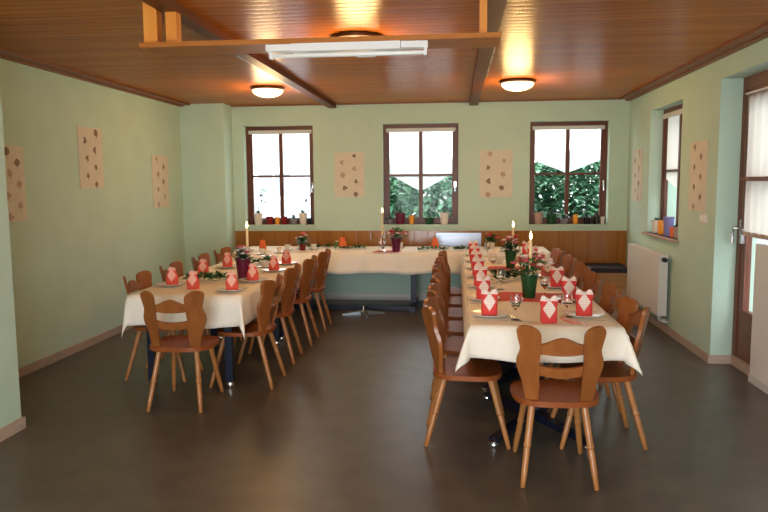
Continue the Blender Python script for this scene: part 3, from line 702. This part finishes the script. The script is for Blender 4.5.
# ================================================================== TABLE SETTINGS
ZT = 0.7515
def make_plate():
    b = new(); lathe(b, [(0, 0.003), (0.05, 0.0), (0.075, 0.002), (0.12, 0.016), (0.121, 0.019), (0.075, 0.007), (0, 0.006)], seg=32, cap=False)
    return tag(obj('dinner_plate', b, M['porcelain']), '', 'plate')
plate = Maker(make_plate)
def napkin_bm(w0=0.058, d0=0.03, h=0.125, pk=0.035, n=36, top=0.88, mid=0.98):
    b = new(); rings = []
    for k, (f, s) in enumerate(((0, 1.0), (0.25, 1.03), (0.5, 1.02), (0.75, mid), (1.0, top))):
        ring = []
        for i in range(n):
            a = 2*PI*i/n; c, sn = math.cos(a), math.sin(a)
            x = w0*s*math.copysign(abs(c)**0.7, c); y = d0*s*math.copysign(abs(sn)**0.7, sn)*(1-0.25*f)
            z = h*f
            if f == 1.0: z += pk*abs(math.cos(1.5*a+0.3))*1.0 - 0.006
            if f == 0.75: z += pk*0.3*abs(math.cos(1.5*a+0.3))
            ring.append(b.verts.new((x, y, z)))
        rings.append(ring)
    for A, B in zip(rings, rings[1:]):
        for i in range(n): j = (i+1) % n; b.faces.new((A[i], A[j], B[j], B[i]))
    # inner tucked leaf
    tuck = [b.verts.new((v.co.x*0.7, v.co.y*0.6, h*0.55)) for v in rings[-1]]
    for i in range(n): j = (i+1) % n; b.faces.new((rings[-1][i], rings[-1][j], tuck[j], tuck[i]))
    b.faces.new(tuck); b.faces.new(list(reversed(rings[0])))
    # folded diagonal band across the front, and pleated crown points
    for sx in (-1, 1):
        mm = Matrix(((1,0,0,0), (0,0,1,-d0*0.93), (0,1,0,h*0.45), (0,0,0,1)))
        prism(b, [(sx*0.0, -0.03), (sx*w0*0.62, 0.02), (sx*w0*0.62, 0.03), (sx*0.0, -0.02)][::sx], mm, 0.003)
    for x, tl in ((-0.022, -0.25), (0.022, 0.22)) if top > 0.7 else ((-0.012, -0.35), (0.012, 0.3)):
        mm = Matrix.Translation((x, 0.0, h*0.86)) @ Matrix.Rotation(tl, 4, 'Y') @ Matrix(((1,0,0,0), (0,0,1,0), (0,1,0,0), (0,0,0,1)))
        q = 1.0 if top > 0.7 else 0.6; prism(b, [(-0.028*q, 0), (0.028*q, 0), (0.026*q, 0.03*q), (0.012*q, 0.054*q), (0, 0.062*q), (-0.012*q, 0.054*q), (-0.026*q, 0.03*q)], mm, 0.010)
    return b
def mk_nap(matname, sc, top=0.88, mid=0.98):
    def f():
        b = napkin_bm(0.049*sc, 0.028*sc, 0.122*sc, 0.034*sc, top=top, mid=mid); return tag(obj('folded_napkin', b, M[matname], sharp=50), '', 'napkin')
    return f
nap_red = Maker(mk_nap('napkin_red', 1.0)); nap_coral = Maker(mk_nap('napkin_coral', 1.0, 0.42, 0.74)); nap_or = Maker(mk_nap('napkin_orange', 0.95, 0.42, 0.74))
def make_wine():
    b = new(); lathe(b, [(0.032, 0), (0.030, 0.002), (0.005, 0.006), (0.004, 0.06), (0.012, 0.07), (0.034, 0.095), (0.037, 0.12), (0.030, 0.155), (0.0285, 0.155), (0.035, 0.12), (0.032, 0.096), (0.0, 0.074)], seg=20, cap=False)
    return tag(obj('wine_glass', b, M['glass']), '', 'glass')
wine = Maker(make_wine)
def cutlery(kind):
    def f():
        b = new()
        if kind == 'knife':
            prism(b, [(-0.006, -0.10), (0.006, -0.10), (0.007, 0.0), (0.009, 0.02), (0.009, 0.09), (0.0, 0.11), (-0.006, 0.09), (-0.006, 0.0)], Matrix.Translation((0, 0, 0.0015)), 0.003)
        else:
            prism(b, [(-0.005, -0.10), (0.005, -0.10), (0.004, 0.03), (0.011, 0.05), (0.011, 0.10), (0.007, 0.10), (0.006, 0.065), (0.003, 0.065), (0.002, 0.10), (-0.002, 0.10), (-0.003, 0.065), (-0.006, 0.065), (-0.007, 0.10), (-0.011, 0.10), (-0.011, 0.05), (-0.004, 0.03)], Matrix.Translation((0, 0, 0.0015)), 0.003)
        return tag(obj('table_'+kind, b, M['chrome']), '', kind)
    return f
knife = Maker(cutlery('knife')); fork = Maker(cutlery('fork'))
def setting(x, y, face, nap, where, glass=True, cut=True, tw=0.0):
    """face: outward direction from the table towards the diner (unit vector)"""
    fx, fy = face; lx, ly = -fy, fx; rz = math.atan2(fy, fx) + PI2
    plate((x, y, ZT), 0, 'white dinner plate under the napkin, %s' % where, 'white dinner plates')
    nap((x, y, ZT+0.0075), tw, 'standing folded napkin, %s' % where, 'standing folded napkins')
    if cut:
        knife((x+lx*0.15, y+ly*0.15, ZT), rz, 'steel knife beside the plate, %s' % where, 'knives at the plates')
        fork((x-lx*0.15, y-ly*0.15, ZT), rz, 'steel fork beside the plate, %s' % where, 'forks at the plates')
    if glass: wine((x-fx*0.155+lx*0.12, y-fy*0.155+ly*0.12, ZT), 0, 'clear wine glass above the plate, %s' % where, 'clear wine glasses')
for k in range(7):
    setting(0.195 if k else 0.21, 4.43+0.61*k, (-1, 0), nap_red, 'left side of the right-hand table, %s' % ORD[k], glass=(k % 2 == 0), tw=rnd.uniform(-.15, .15)+0.1)
for k in range(7):
    setting(0.80, 4.45+0.605*k, (1, 0), nap_red, 'right side of the right-hand table, %s' % ORD[k], glass=(k % 2 == 1), tw=rnd.uniform(-.2, .2)-0.1)
nap_red((0.555, 4.235, ZT), 0.05, 'standing red napkin printed with a white diamond, at the head of the right-hand table', 'standing folded napkins')
knife((0.74, 4.22, ZT), 0.25, 'steel knife at the head place of the right-hand table', 'knives at the plates')
fork((0.37, 4.33, ZT), 0.3, 'steel fork at the head place of the right-hand table', 'forks at the plates')
wine((0.69, 4.42, ZT), 0, 'clear wine glass at the head place of the right-hand table', 'clear wine glasses')
for k, (x, y) in enumerate(((-1.77, 5.36), (-1.76, 5.90), (-1.75, 6.58), (-1.77, 7.16))):
    setting(x, y, (1, 0), nap_coral, 'aisle side of the left-hand table, %s' % ORD[k], glass=False, tw=rnd.uniform(-.2, .2))
for k, (x, y) in enumerate(((-2.37, 5.62), (-2.33, 6.24), (-2.30, 6.85), (-2.36, 7.6))):
    setting(x, y, (-1, 0), nap_coral, 'wall side of the left-hand table, %s' % ORD[k], glass=False, tw=rnd.uniform(-.2, .2))
nap_coral((-2.12, 5.44, ZT), 0.1, 'standing coral napkin at the near head of the left-hand table', 'standing folded napkins')
for x, y, lb in ((-2.42, 8.58, 'plain orange folded napkin at the left end of the back table'), (-1.48, 9.05, 'plain orange folded napkin on the back table below the left wall hanging'),
                 (-0.27, 8.92, 'plain orange folded napkin on the back table under the middle window')):
    nap_or((x, y, ZT), rnd.uniform(-.3, .3), lb, 'plain orange napkins')

def make_cup():
    t = thing('coffee_cup', '', 'cup')
    b = new(); lathe(b, [(0, 0.003), (0.04, 0.0), (0.07, 0.012), (0.071, 0.014), (0.04, 0.006), (0, 0.006)], seg=24, cap=False); obj('saucer', b, M['porcelain'], t)
    b = new(); lathe(b, [(0.0, 0.008), (0.022, 0.008), (0.03, 0.03), (0.042, 0.07), (0.040, 0.07), (0.028, 0.032), (0, 0.014)], seg=24, cap=False); obj('bowl', b, M['porcelain'], t)
    b = new(); tube(b, [(0.036, 0, 0.06), (0.056, 0, 0.058), (0.058, 0, 0.036), (0.032, 0, 0.03)], 0.004, 6); obj('handle', b, M['porcelain'], t)
    return t
cup = Maker(make_cup)
for k, (x, y, lb) in enumerate(((-2.17, 7.86, 'white coffee cup on the left-hand table near its far end'), (-2.14, 8.32, 'white coffee cup at the very end of the left-hand table'), (-2.12, 8.66, 'white coffee cup on the back table in line with the left-hand row'),
    (-1.99, 8.85, 'white coffee cup on the back table beside the pink flowers'), (-1.93, 6.86, 'white coffee cup in the middle of the left-hand table by the ivy'), (-1.80, 8.74, 'white coffee cup on the back table left of the yellow flower'),
    (-0.72, 9.0, 'white cup on the back table right of the purple pot'), (-2.30, 8.12, 'white coffee cup on the left-hand table by its far wall side corner'))):
    cup((x, y, ZT), rnd.uniform(0, 6), lb, 'white coffee cups')

# white round bowl on the right-hand table
b = new(); lathe(b, [(0.0, 0.0), (0.045, 0.0), (0.09, 0.04), (0.105, 0.085), (0.09, 0.125), (0.05, 0.15), (0.0, 0.158)], seg=28, cap=False)
tag(obj('covered_bowl', b, M['porcelain'], loc=(0.42, 7.32, ZT)), 'round white lidded bowl in the middle of the right-hand table', 'bowl')

# candles
def make_candle(h, r, wax):
    def f():
        t = thing('candle', '', 'candle')
        b = new(); lathe(b, [(r, 0), (r, h-0.003), (r*0.8, h), (0, h-0.002)], seg=14); obj('wax', b, M[wax], t)
        b = new(); tube(b, [(0, 0, h-0.003), (0.001, 0, h+0.01)], 0.0015, 5); obj('wick', b, M['wick'], t)
        b = new(); lathe(b, [(0.0, 0), (0.008, 0.010), (0.010, 0.022), (0.006, 0.042), (0.0, 0.062)], (0, 0, h+0.004), seg=12, cap=False); obj('flame', b, M['flame'], t)
        return t
    return f
# flower pots
def flower_pot(loc, potmat, h, r0, r1, label, seed, nb, cols, spread, leafm='leaf', fh=0.16):
    rn = random.Random(seed)
    t = thing('flower_pot', label, 'flower pot', loc)
    b = new(); lathe(b, [(r0, 0), (r0+(r1-r0)*0.5, h*0.5), (r1, h*0.94), (r1+0.006, h*0.95), (r1+0.006, h), (r1-0.004, h), (r1-0.008, h*0.9), (0, h*0.88)], seg=24); obj('pot', b, M[potmat], t)
    b = new()
    for k in range(150):
        a = rn.uniform(0, 2*PI); e = rn.uniform(0.05, 1.3); d = Vector((math.cos(a)*math.cos(e), math.sin(a)*math.cos(e), math.sin(e)))
        p = Vector((0, 0, h*0.9)) + d*rn.uniform(0.02, spread)*Vector((1,1,1)).length/1.732
        leaf(b, p, d+Vector((rn.uniform(-.5, .5), rn.uniform(-.5, .5), rn.uniform(-.2, .3))), rn.uniform(0.035, 0.065), rn.uniform(0.018, 0.032))
    for k in range(10):
        a = rn.uniform(0, 2*PI); rr = spread*rn.uniform(.3, .9)
        tube(b, [(0, 0, h*0.88), (rr*0.5*math.cos(a), rr*0.5*math.sin(a), h+fh*0.45), (rr*math.cos(a), rr*math.sin(a), h+fh*rn.uniform(.5, .9))], 0.0015, 5)
    obj('foliage', b, M[leafm], t, outward=False)
    for k in range(nb):
        a = 2*PI*k/nb + rn.uniform(-.3, .3); rr = spread*rn.uniform(0.25, 1.0); z = h + fh*(1.0 - 0.6*rr/spread) * rn.uniform(.7, 1.05)
        b = new(); blossom(b, (rr*math.cos(a), rr*math.sin(a), z), rn.uniform(0.028, 0.042)); obj('blossom', b, M[cols[k % len(cols)]], t, outward=False)
    return t
flower_pot((0.53, 5.15, 0.7545), 'green_pot', 0.17, 0.045, 0.062, 'dark green pot of pink and white flowers at the front of the right-hand table', 1, 24, ['white_petal', 'pink', 'pink', 'leaf_light', 'red_petal'], 0.15, fh=0.18)
flower_pot((0.53, 6.90, 0.7545), 'green_pot', 0.17, 0.042, 0.058, 'dark green pot of red flowers further back on the right-hand table', 2, 16, ['red_petal', 'pink', 'white_petal'], 0.10, 'leaf_dark', 0.18)
flower_pot((-1.88, 6.02, ZT), 'purple_pot', 0.19, 0.05, 0.066, 'purple pot with white heather on the left-hand table', 3, 18, ['white_petal', 'pink', 'white_petal'], 0.09, 'leaf_dark', 0.12)
flower_pot((-0.73, 8.50, 0.7545), 'purple_pot', 0.17, 0.045, 0.062, 'purple pot of red and white flowers at the edge of the back table', 4, 18, ['red_petal', 'pink', 'white_petal'], 0.13, 'leaf', 0.12)
flower_pot((-1.93, 8.66, ZT), 'dark_red_glass', 0.09, 0.035, 0.045, 'small red pot of salmon pink flowers where the left-hand and back tables meet', 5, 9, ['pink', 'white_petal', 'pink'], 0.09, 'leaf', 0.14)
flower_pot((0.44, 8.95, ZT), 'cream_pot', 0.08, 0.035, 0.05, 'small pot of salmon roses on the back table beyond the right-hand row', 6, 9, ['pink', 'red_petal', 'pink'], 0.10, 'leaf', 0.13)
c1 = Maker(make_candle(0.27, 0.011, 'wax'))
for loc, lb in (((0.535, 5.13, 0.905), 'lit cream candle in the front green pot'), ((0.55, 6.90, 0.88), 'lit cream candle in the far green pot'), ((-1.84, 6.03, 0.93), 'lit cream candle in the purple pot on the left-hand table')):
    c1(loc, 0, lb, 'lit tall candles')
# candlestick on the back table
t = thing('candlestick', 'glass beaded candlestick beside the purple pot on the back table', 'candlestick', (-0.90, 8.52, 0.7545))
b = new(); lathe(b, [(0.045, 0), (0.05, 0.006), (0.02, 0.016), (0.012, 0.03), (0.026, 0.05), (0.012, 0.07), (0.03, 0.095), (0.012, 0.12), (0.024, 0.145), (0.012, 0.165), (0.018, 0.18), (0.018, 0.2), (0, 0.2)], seg=18); obj('stem', b, M['chrome'], t)
for k in range(8):
    a = k*PI/4; b = new(); lathe(b, [(0, -0.013), (0.010, -0.006), (0.012, 0.0), (0.010, 0.006), (0, 0.013)], (0.045*math.cos(a), 0.045*math.sin(a), 0.06+0.05*(k % 2)), seg=8, cap=False)
    tube(b, [(0, 0, 0.06+0.05*(k % 2)), (0.04*math.cos(a), 0.04*math.sin(a), 0.06+0.05*(k % 2))], 0.0015, 5); obj('bead', b, M['porcelain'], t)
c1((-0.90, 8.52, 0.955), 0, 'lit cream candle on the glass candlestick of the back table', 'lit tall candles')

# ivy sprigs and little arrangements
def sprig(loc, rz, n, ln, label, seed, mt='leaf', tall=0.05):
    rn = random.Random(seed); b = new(); pts = []
    for i in range(8):
        t_ = i/7; pts.append((ln*(t_-0.5), 0.02*math.sin(t_*7+seed), 0.006+0.008*abs(math.sin(t_*9))))
    tube(b, pts, 0.0022, 5)
    for i in range(n):
        t_ = rn.random(); p = (ln*(t_-0.5), 0.02*math.sin(t_*7+seed), 0.012 + (tall-0.05)*2.2*rn.random()); a = rn.uniform(0, 2*PI)
        leaf(b, p, (math.cos(a), math.sin(a), rn.uniform(0.1, 1.1)), rn.uniform(0.05, tall+0.035), rn.uniform(0.035, 0.055), droop=0.15)
    tag(obj('ivy_sprig', b, M[mt], loc=loc, rot=(0, 0, rz), outward=False), label, 'ivy', 'ivy sprigs on the tables')
for k, (x, y, rz, ln, lb) in enumerate(((-2.16, 5.86, 0.25, 0.34, 'dark ivy sprig on the left-hand table left of the purple pot'), (-2.02, 7.22, 1.3, 0.45, 'ivy sprig on the left-hand table before the cups'),
    (-1.78, 8.98, 0.1, 0.30, 'ivy sprig on the back table beside the yellow flower'), (-1.31, 8.82, -0.1, 0.36, 'ivy sprig on the back table below the left wall hanging'),
    (-0.30, 8.66, 0.1, 0.36, 'ivy sprig on the back table before the orange napkin'), (0.12, 8.70, -0.1, 0.28, 'ivy sprig on the back table left of the right-hand row'),
    (0.46, 6.05, 0.9, 0.42, 'dark ivy sprig on the right-hand table behind the front green pot'), (0.44, 6.42, 0.2, 0.24, 'dark pointed leaf sprig on the right-hand table left of the ivy'),
    (0.50, 7.9, 1.2, 0.4, 'ivy sprig on the right-hand table at its far end'))):
    sprig((x, y, ZT+0.001), rz, 70 if k in (0, 1, 6) else 38, ln, lb, k, 'leaf_dark' if k in (6, 7) else 'leaf', tall=0.065 if k in (0, 1, 6) else 0.05)
# yellow flower arrangement
t = thing('flower_sprig', 'upright green sprig with a pale yellow flower on the back table', 'flowers', (-1.52, 8.72, ZT))
b = new(); tube(b, [(0, 0, 0), (0.005, 0, 0.05), (0.02, 0, 0.10)], 0.002, 5)
for k in range(18): a = k*2.4; leaf(b, (0.004, 0, 0.01+0.004*k), (math.cos(a), math.sin(a), 0.9), 0.06, 0.025)
obj('stem', b, M['leaf_light'], t, outward=False)
b = new(); blossom(b, (0.02, 0, 0.10), 0.035); obj('blossom', b, M['wax'], t, outward=False)
# small berry decoration by the front pot
t = thing('berry_posy', 'small red and white berry posy left of the front green pot', 'decoration', (0.43, 4.98, 0.7545))
b = new()
rn = random.Random(5)
for k in range(16): a = rn.uniform(0, 6.3); rr = rn.uniform(0, 0.04); lathe(b, [(0, -0.008), (0.006, -0.005), (0.008, 0), (0.006, 0.005), (0, 0.008)], (rr*math.cos(a), rr*math.sin(a), rn.uniform(0.008, 0.05)), seg=7, cap=False)
obj('red_berries', b, M['red_petal'], t)
b = new()
for k in range(10): a = rn.uniform(0, 6.3); rr = rn.uniform(0, 0.04); lathe(b, [(0, -0.008), (0.006, -0.005), (0.008, 0), (0.006, 0.005), (0, 0.008)], (rr*math.cos(a), rr*math.sin(a), rn.uniform(0.008, 0.05)), seg=7, cap=False)
obj('white_berries', b, M['white_petal'], t)
# crumpled foil on the floor? -> it is the bright foot cap of the near table
# pink ribbon napkins by the head place
b = new(); prism(b, [(-0.015, -0.10), (0.015, -0.10), (0.03, 0.0), (0.012, 0.09), (-0.012, 0.09), (-0.028, 0.0)], Matrix.Translation((0, 0, 0.004)), 0.006)
tag(obj('rolled_napkin', b, M['napkin_coral'], loc=(0.68, 4.30, ZT), rot=(0, 0, 0.3), bevel=0.002), 'flat pink folded napkin lying right of the head place napkin', 'napkin')

# ================================================================== WINDOW SILLS
SY = YB + 0.045; SZ = WZ0
def sill_pot(x, mt, h, r, label, plant=None, seed=0, y=SY, z=SZ, ph=0.12):
    h *= 1.2; r *= 1.12; ph *= 1.15
    t = thing('plant_pot' if plant else 'jar', label, 'plant pot' if plant else 'jar', (x, y, z))
    b = new(); lathe(b, [(r*0.78, 0), (r*0.9, h*0.5), (r, h*0.93), (r*1.06, h*0.94), (r*1.06, h), (r*0.9, h), (r*0.85, h*0.85), (0, h*0.83)], seg=20); obj('pot' if plant else 'body', b, M[mt], t)
    if plant:
        rn = random.Random(seed); b = new()
        if plant == 'orchid':
            for k in range(5): a = k*1.3+seed; leaf(b, (0, 0, h*0.85), (math.cos(a), math.sin(a)*0.5, 1.3), 0.11, 0.035, droop=0.3)
            tube(b, [(0, 0, h*0.8), (0.02, 0, h+ph*0.8), (0.06, 0.0, h+ph*1.3), (0.10, 0.0, h+ph*1.4)], 0.003, 5)
            for k in range(14): leaf(b, (0.012+0.006*k, 0, h+ph*(0.2+0.085*k)), (rn.uniform(-1, 1), rn.uniform(-.35, .1), rn.uniform(-.1, .8)), 0.10, 0.048)
        else:
            for k in range(46): a = rn.uniform(0, 6.3); e = rn.uniform(0.1, 1.4); d = Vector((math.cos(a)*math.cos(e), math.sin(a)*math.cos(e)*0.6, math.sin(e))); leaf(b, Vector((0, 0, h*0.85))+d*rn.uniform(0, ph*0.55), d, 0.05, 0.024)
            tube(b, [(0, 0, h*0.8), (0, 0, h+ph*0.4)], 0.003, 5)
        obj('foliage', b, M['leaf_dark'] if plant != 'light' else M['leaf'], t, outward=False)
    return t
def tealight(x, label, y=SY, z=SZ, h=0.10, r=0.034):
    t = thing('candle_glass', label, 'candle glass', (x, y, z))
    b = new(); lathe(b, [(r*0.85, 0), (r, h*0.4), (r, h), (r*0.92, h), (r*0.9, h*0.15), (0, h*0.15)], seg=20); obj('glass', b, M['orange_glass'], t)
    b = new(); lathe(b, [(r*0.86, h*0.16), (r*0.86, h*0.8), (0, h*0.8)], seg=16); obj('wax', b, M['wax'], t)
# left window
sill_pot(-2.72, 'cream_pot', 0.13, 0.055, 'cream pot with a tall arching plant at the left end of the left sill', 'orchid', 1, ph=0.20)
sill_pot(-2.56, 'dark_red_glass', 0.09, 0.045, 'dark red jar left of the orange candle glass in the left window')
tealight(-2.45, 'orange candle glass on the left window sill')
sill_pot(-2.355, 'dark_red_glass', 0.09, 0.04, 'dark red jar right of the orange candle glass in the left window')
sill_pot(-2.225, 'grey_pot', 0.07, 0.045, 'grey pot with a small dark plant in the left window', 'bush', 4, ph=0.06)
sill_pot(-2.09, 'cream_pot', 0.13, 0.05, 'cream pot with dark broad leaves at the right of the left window', 'orchid', 3, ph=0.16)
sill_pot(-1.995, 'black_glass', 0.07, 0.03, 'small black jar at the right end of the left sill')
# middle window
sill_pot(-0.89, 'grey_pot', 0.06, 0.035, 'small grey pot with dark leaves at the left end of the middle sill', 'bush', 6, ph=0.06)
sill_pot(-0.755, 'purple_pot', 0.13, 0.06, 'dark purple plant pot in the middle window', 'bush', 7, ph=0.05)
tealight(-0.60, 'orange candle glass on the middle window sill', h=0.12)
sill_pot(-0.36, 'green_pot', 0.07, 0.055, 'low dark green pot with a loose plant in the middle window', 'light', 8, ph=0.10)
sill_pot(-0.16, 'cream_pot', 0.13, 0.055, 'cream pot at the right of the middle window', 'light', 9, ph=0.04)
# right back window
sill_pot(1.085, 'terracotta', 0.13, 0.055, 'pale clay pot at the left end of the right back sill', 'bush', 10, ph=0.08)
sill_pot(1.25, 'green_pot', 0.11, 0.06, 'dark green pot with dark foliage in the right back window', 'bush', 11, ph=0.07)
sill_pot(1.42, 'grey_pot', 0.06, 0.05, 'low grey pot with spreading leaves in the right back window', 'bush', 12, ph=0.08)
tealight(1.565, 'orange candle glass on the right back window sill', h=0.12)
sill_pot(1.71, 'black_glass', 0.07, 0.045, 'small black pot with spiky leaves in the right back window', 'bush', 13, ph=0.09)
t = thing('vase', 'slim black vase at the right end of the right back sill', 'vase', (1.83, SY, SZ))
b = new(); lathe(b, [(0.035, 0), (0.04, 0.03), (0.04, 0.10), (0.018, 0.135), (0.016, 0.17), (0.020, 0.175), (0.0, 0.17)], seg=18); obj('body', b, M['black_glass'], t)
sill_pot(1.91, 'cream_pot', 0.08, 0.025, 'tiny cream jar beside the black vase')
# right wall window
RXs = 2.27
sill_pot(RXs, 'cream_pot', 0.12, 0.04, 'small cream pot at the far end of the right wall window sill', 'bush', 20, y=8.28, z=1.0, ph=0.05)
tealight(RXs, 'orange candle glass on the right wall window sill', y=8.05, z=1.0, h=0.15, r=0.045)
sill_pot(RXs, 'blue_glass', 0.17, 0.05, 'blue violet glass jar on the right wall window sill', y=7.80, z=1.0)
sill_pot(RXs, 'napkin_orange', 0.09, 0.035, 'small orange red jar on the right wall window sill', y=7.63, z=1.0)
sill_pot(RXs, 'terracotta', 0.10, 0.04, 'pinkish clay pot at the near end of the right wall window sill', 'bush', 22, y=7.48, z=1.0, ph=0.06)

# ================================================================== OUTSIDE
b = new(); box(b, (-30, YB+0.3, -0.35), (40, 60, -0.25)); box(b, (XR+0.4, -30, -0.35), (40, YB+0.3, -0.25)); box(b, (-30, -30, -0.35), (XR+0.4, YR-0.35, -0.25))
struct(obj('ground', b, M['concrete']))
def hedge(label, x0, x1, y0, y1, z1, n, seed, bumps=0.25):
    rn = random.Random(seed); t = thing('hedge', label, 'hedge', ((x0+x1)/2, (y0+y1)/2, -0.25), group='bushes outside the back windows')
    b = new(); hw, hd = (x1-x0)/2, (y1-y0)/2; H_ = z1+0.25
    for k in range(n):
        u = rn.uniform(-1, 1); v = rn.uniform(-1, 0.6); s = math.sqrt(rn.random())
        zt = H_*(1-0.10*abs(u)**3) + bumps*math.sin(u*5+seed)*0.3 + bumps*0.25*math.sin(u*13+seed)
        z = 0.5 + (zt-0.5)*rn.random()**0.9
        x = u*hw; y_ = v*hd + 0.12*math.sin(x*4+z*3) + 0.06*math.sin(z*9+x*7)
        a = rn.uniform(0, 2*PI); d = Vector((math.cos(a), -abs(math.sin(a))-0.2, rn.uniform(-.4, .9)))
        sz = rn.uniform(0.08, 0.17); leaf(b, (x, y_, z), d, sz, sz*0.6, droop=rn.uniform(0, .5))
    obj('foliage', b, M['hedge_leaf'], t, outward=False)
    b = new()
    for k in range(7): x = -hw*0.85+1.7*hw*k/6; tube(b, [(x, 0, 0), (x+0.05, 0.05, H_*0.5), (x-0.05, 0, H_*0.85)], [0.05, 0.035, 0.012], 7)
    obj('stems', b, M['bark'], t)
hedge('dense green bush outside the middle window', -1.75, 0.80, 11.3, 12.5, 2.0, 15000, 1, 0.12)
hedge('dense green bush outside the right back window', 1.0, 3.4, 11.2, 12.5, 2.05, 15000, 2, 0.15)
# pale house and car seen through the left window
t = thing('neighbour_house', 'pale grey house seen far outside the left window', 'building', (-6.5, 24, -0.25))
b = new(); box(b, (-7, 0, 0), (5, 8, 3.0)); obj('wall', b, M['house_wall'], t)
b = new(); mm = Matrix(((0,0,1,-1), (1,0,0,4), (0,1,0,3.0), (0,0,0,1))); prism(b, [(-4.6, 0), (4.6, 0), (0, 2.6)], mm, 12.8); obj('roof', b, M['house_roof'], t)
for x in (-5.2, -2.6, 0.2, 2.6):
    b = new(); box(b, (x-0.55, -0.05, 0.9), (x+0.55, 0.0, 2.2)); f = obj('window', b, M['house_dark'], t)
    b = new(); box(b, (x-0.03, -0.08, 0.9), (x+0.03, -0.05, 2.2)); obj('mullion', b, M['white_plastic'], f)
t = thing('parked_car', 'white car parked outside the left window', 'car', (-4.3, 17.5, -0.25))
b = new(); mm = Matrix(((1,0,0,0), (0,0,1,0), (0,1,0,0), (0,0,0,1)))
prism(b, [(-2.1, 0.3), (2.1, 0.3), (2.15, 0.75), (1.25, 0.9), (-1.9, 0.95), (-2.15, 0.8)], mm, 1.7); obj('body', b, M['car_paint'], t, bevel=0.06)
b = new(); prism(b, [(-1.8, 0.9), (1.1, 0.88), (0.35, 1.42), (-1.2, 1.45)], mm, 1.45); obj('cabin', b, M['car_glass'], t, bevel=0.05)
b = new(); prism(b, [(-1.25, 1.43), (0.4, 1.40), (0.3, 1.48), (-1.15, 1.5)], mm, 1.4); obj('roof', b, M['car_paint'], t, bevel=0.02)
for x in (-1.35, 1.3):
    for y_ in (-0.85, 0.67):
        b = new(); lathe(b, [(0.2, 0), (0.32, 0.02), (0.32, 0.16), (0.2, 0.18)], (x, y_, 0.32), (0, 1, 0), seg=24); obj('wheel', b, M['black'], t)

# grey house added on the right to darken the daylight from that side
t = thing('dimming_house', 'grey house wall added to dim the right-hand window and terrace door', 'building', (6.2, 6.0, -0.25))
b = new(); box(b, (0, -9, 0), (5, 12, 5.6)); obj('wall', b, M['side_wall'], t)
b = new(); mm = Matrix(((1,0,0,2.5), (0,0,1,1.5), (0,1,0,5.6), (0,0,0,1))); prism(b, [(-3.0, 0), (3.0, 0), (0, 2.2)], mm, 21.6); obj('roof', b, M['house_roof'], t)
for y in (-5, -1, 3.5, 8):
    b = new(); box(b, (-0.04, y-0.6, 1.5), (0, y+0.6, 2.9)); f = obj('window', b, M['house_dark'], t)
    b = new(); box(b, (-0.07, y-0.03, 1.5), (-0.04, y+0.03, 2.9)); obj('mullion', b, M['white_plastic'], f)
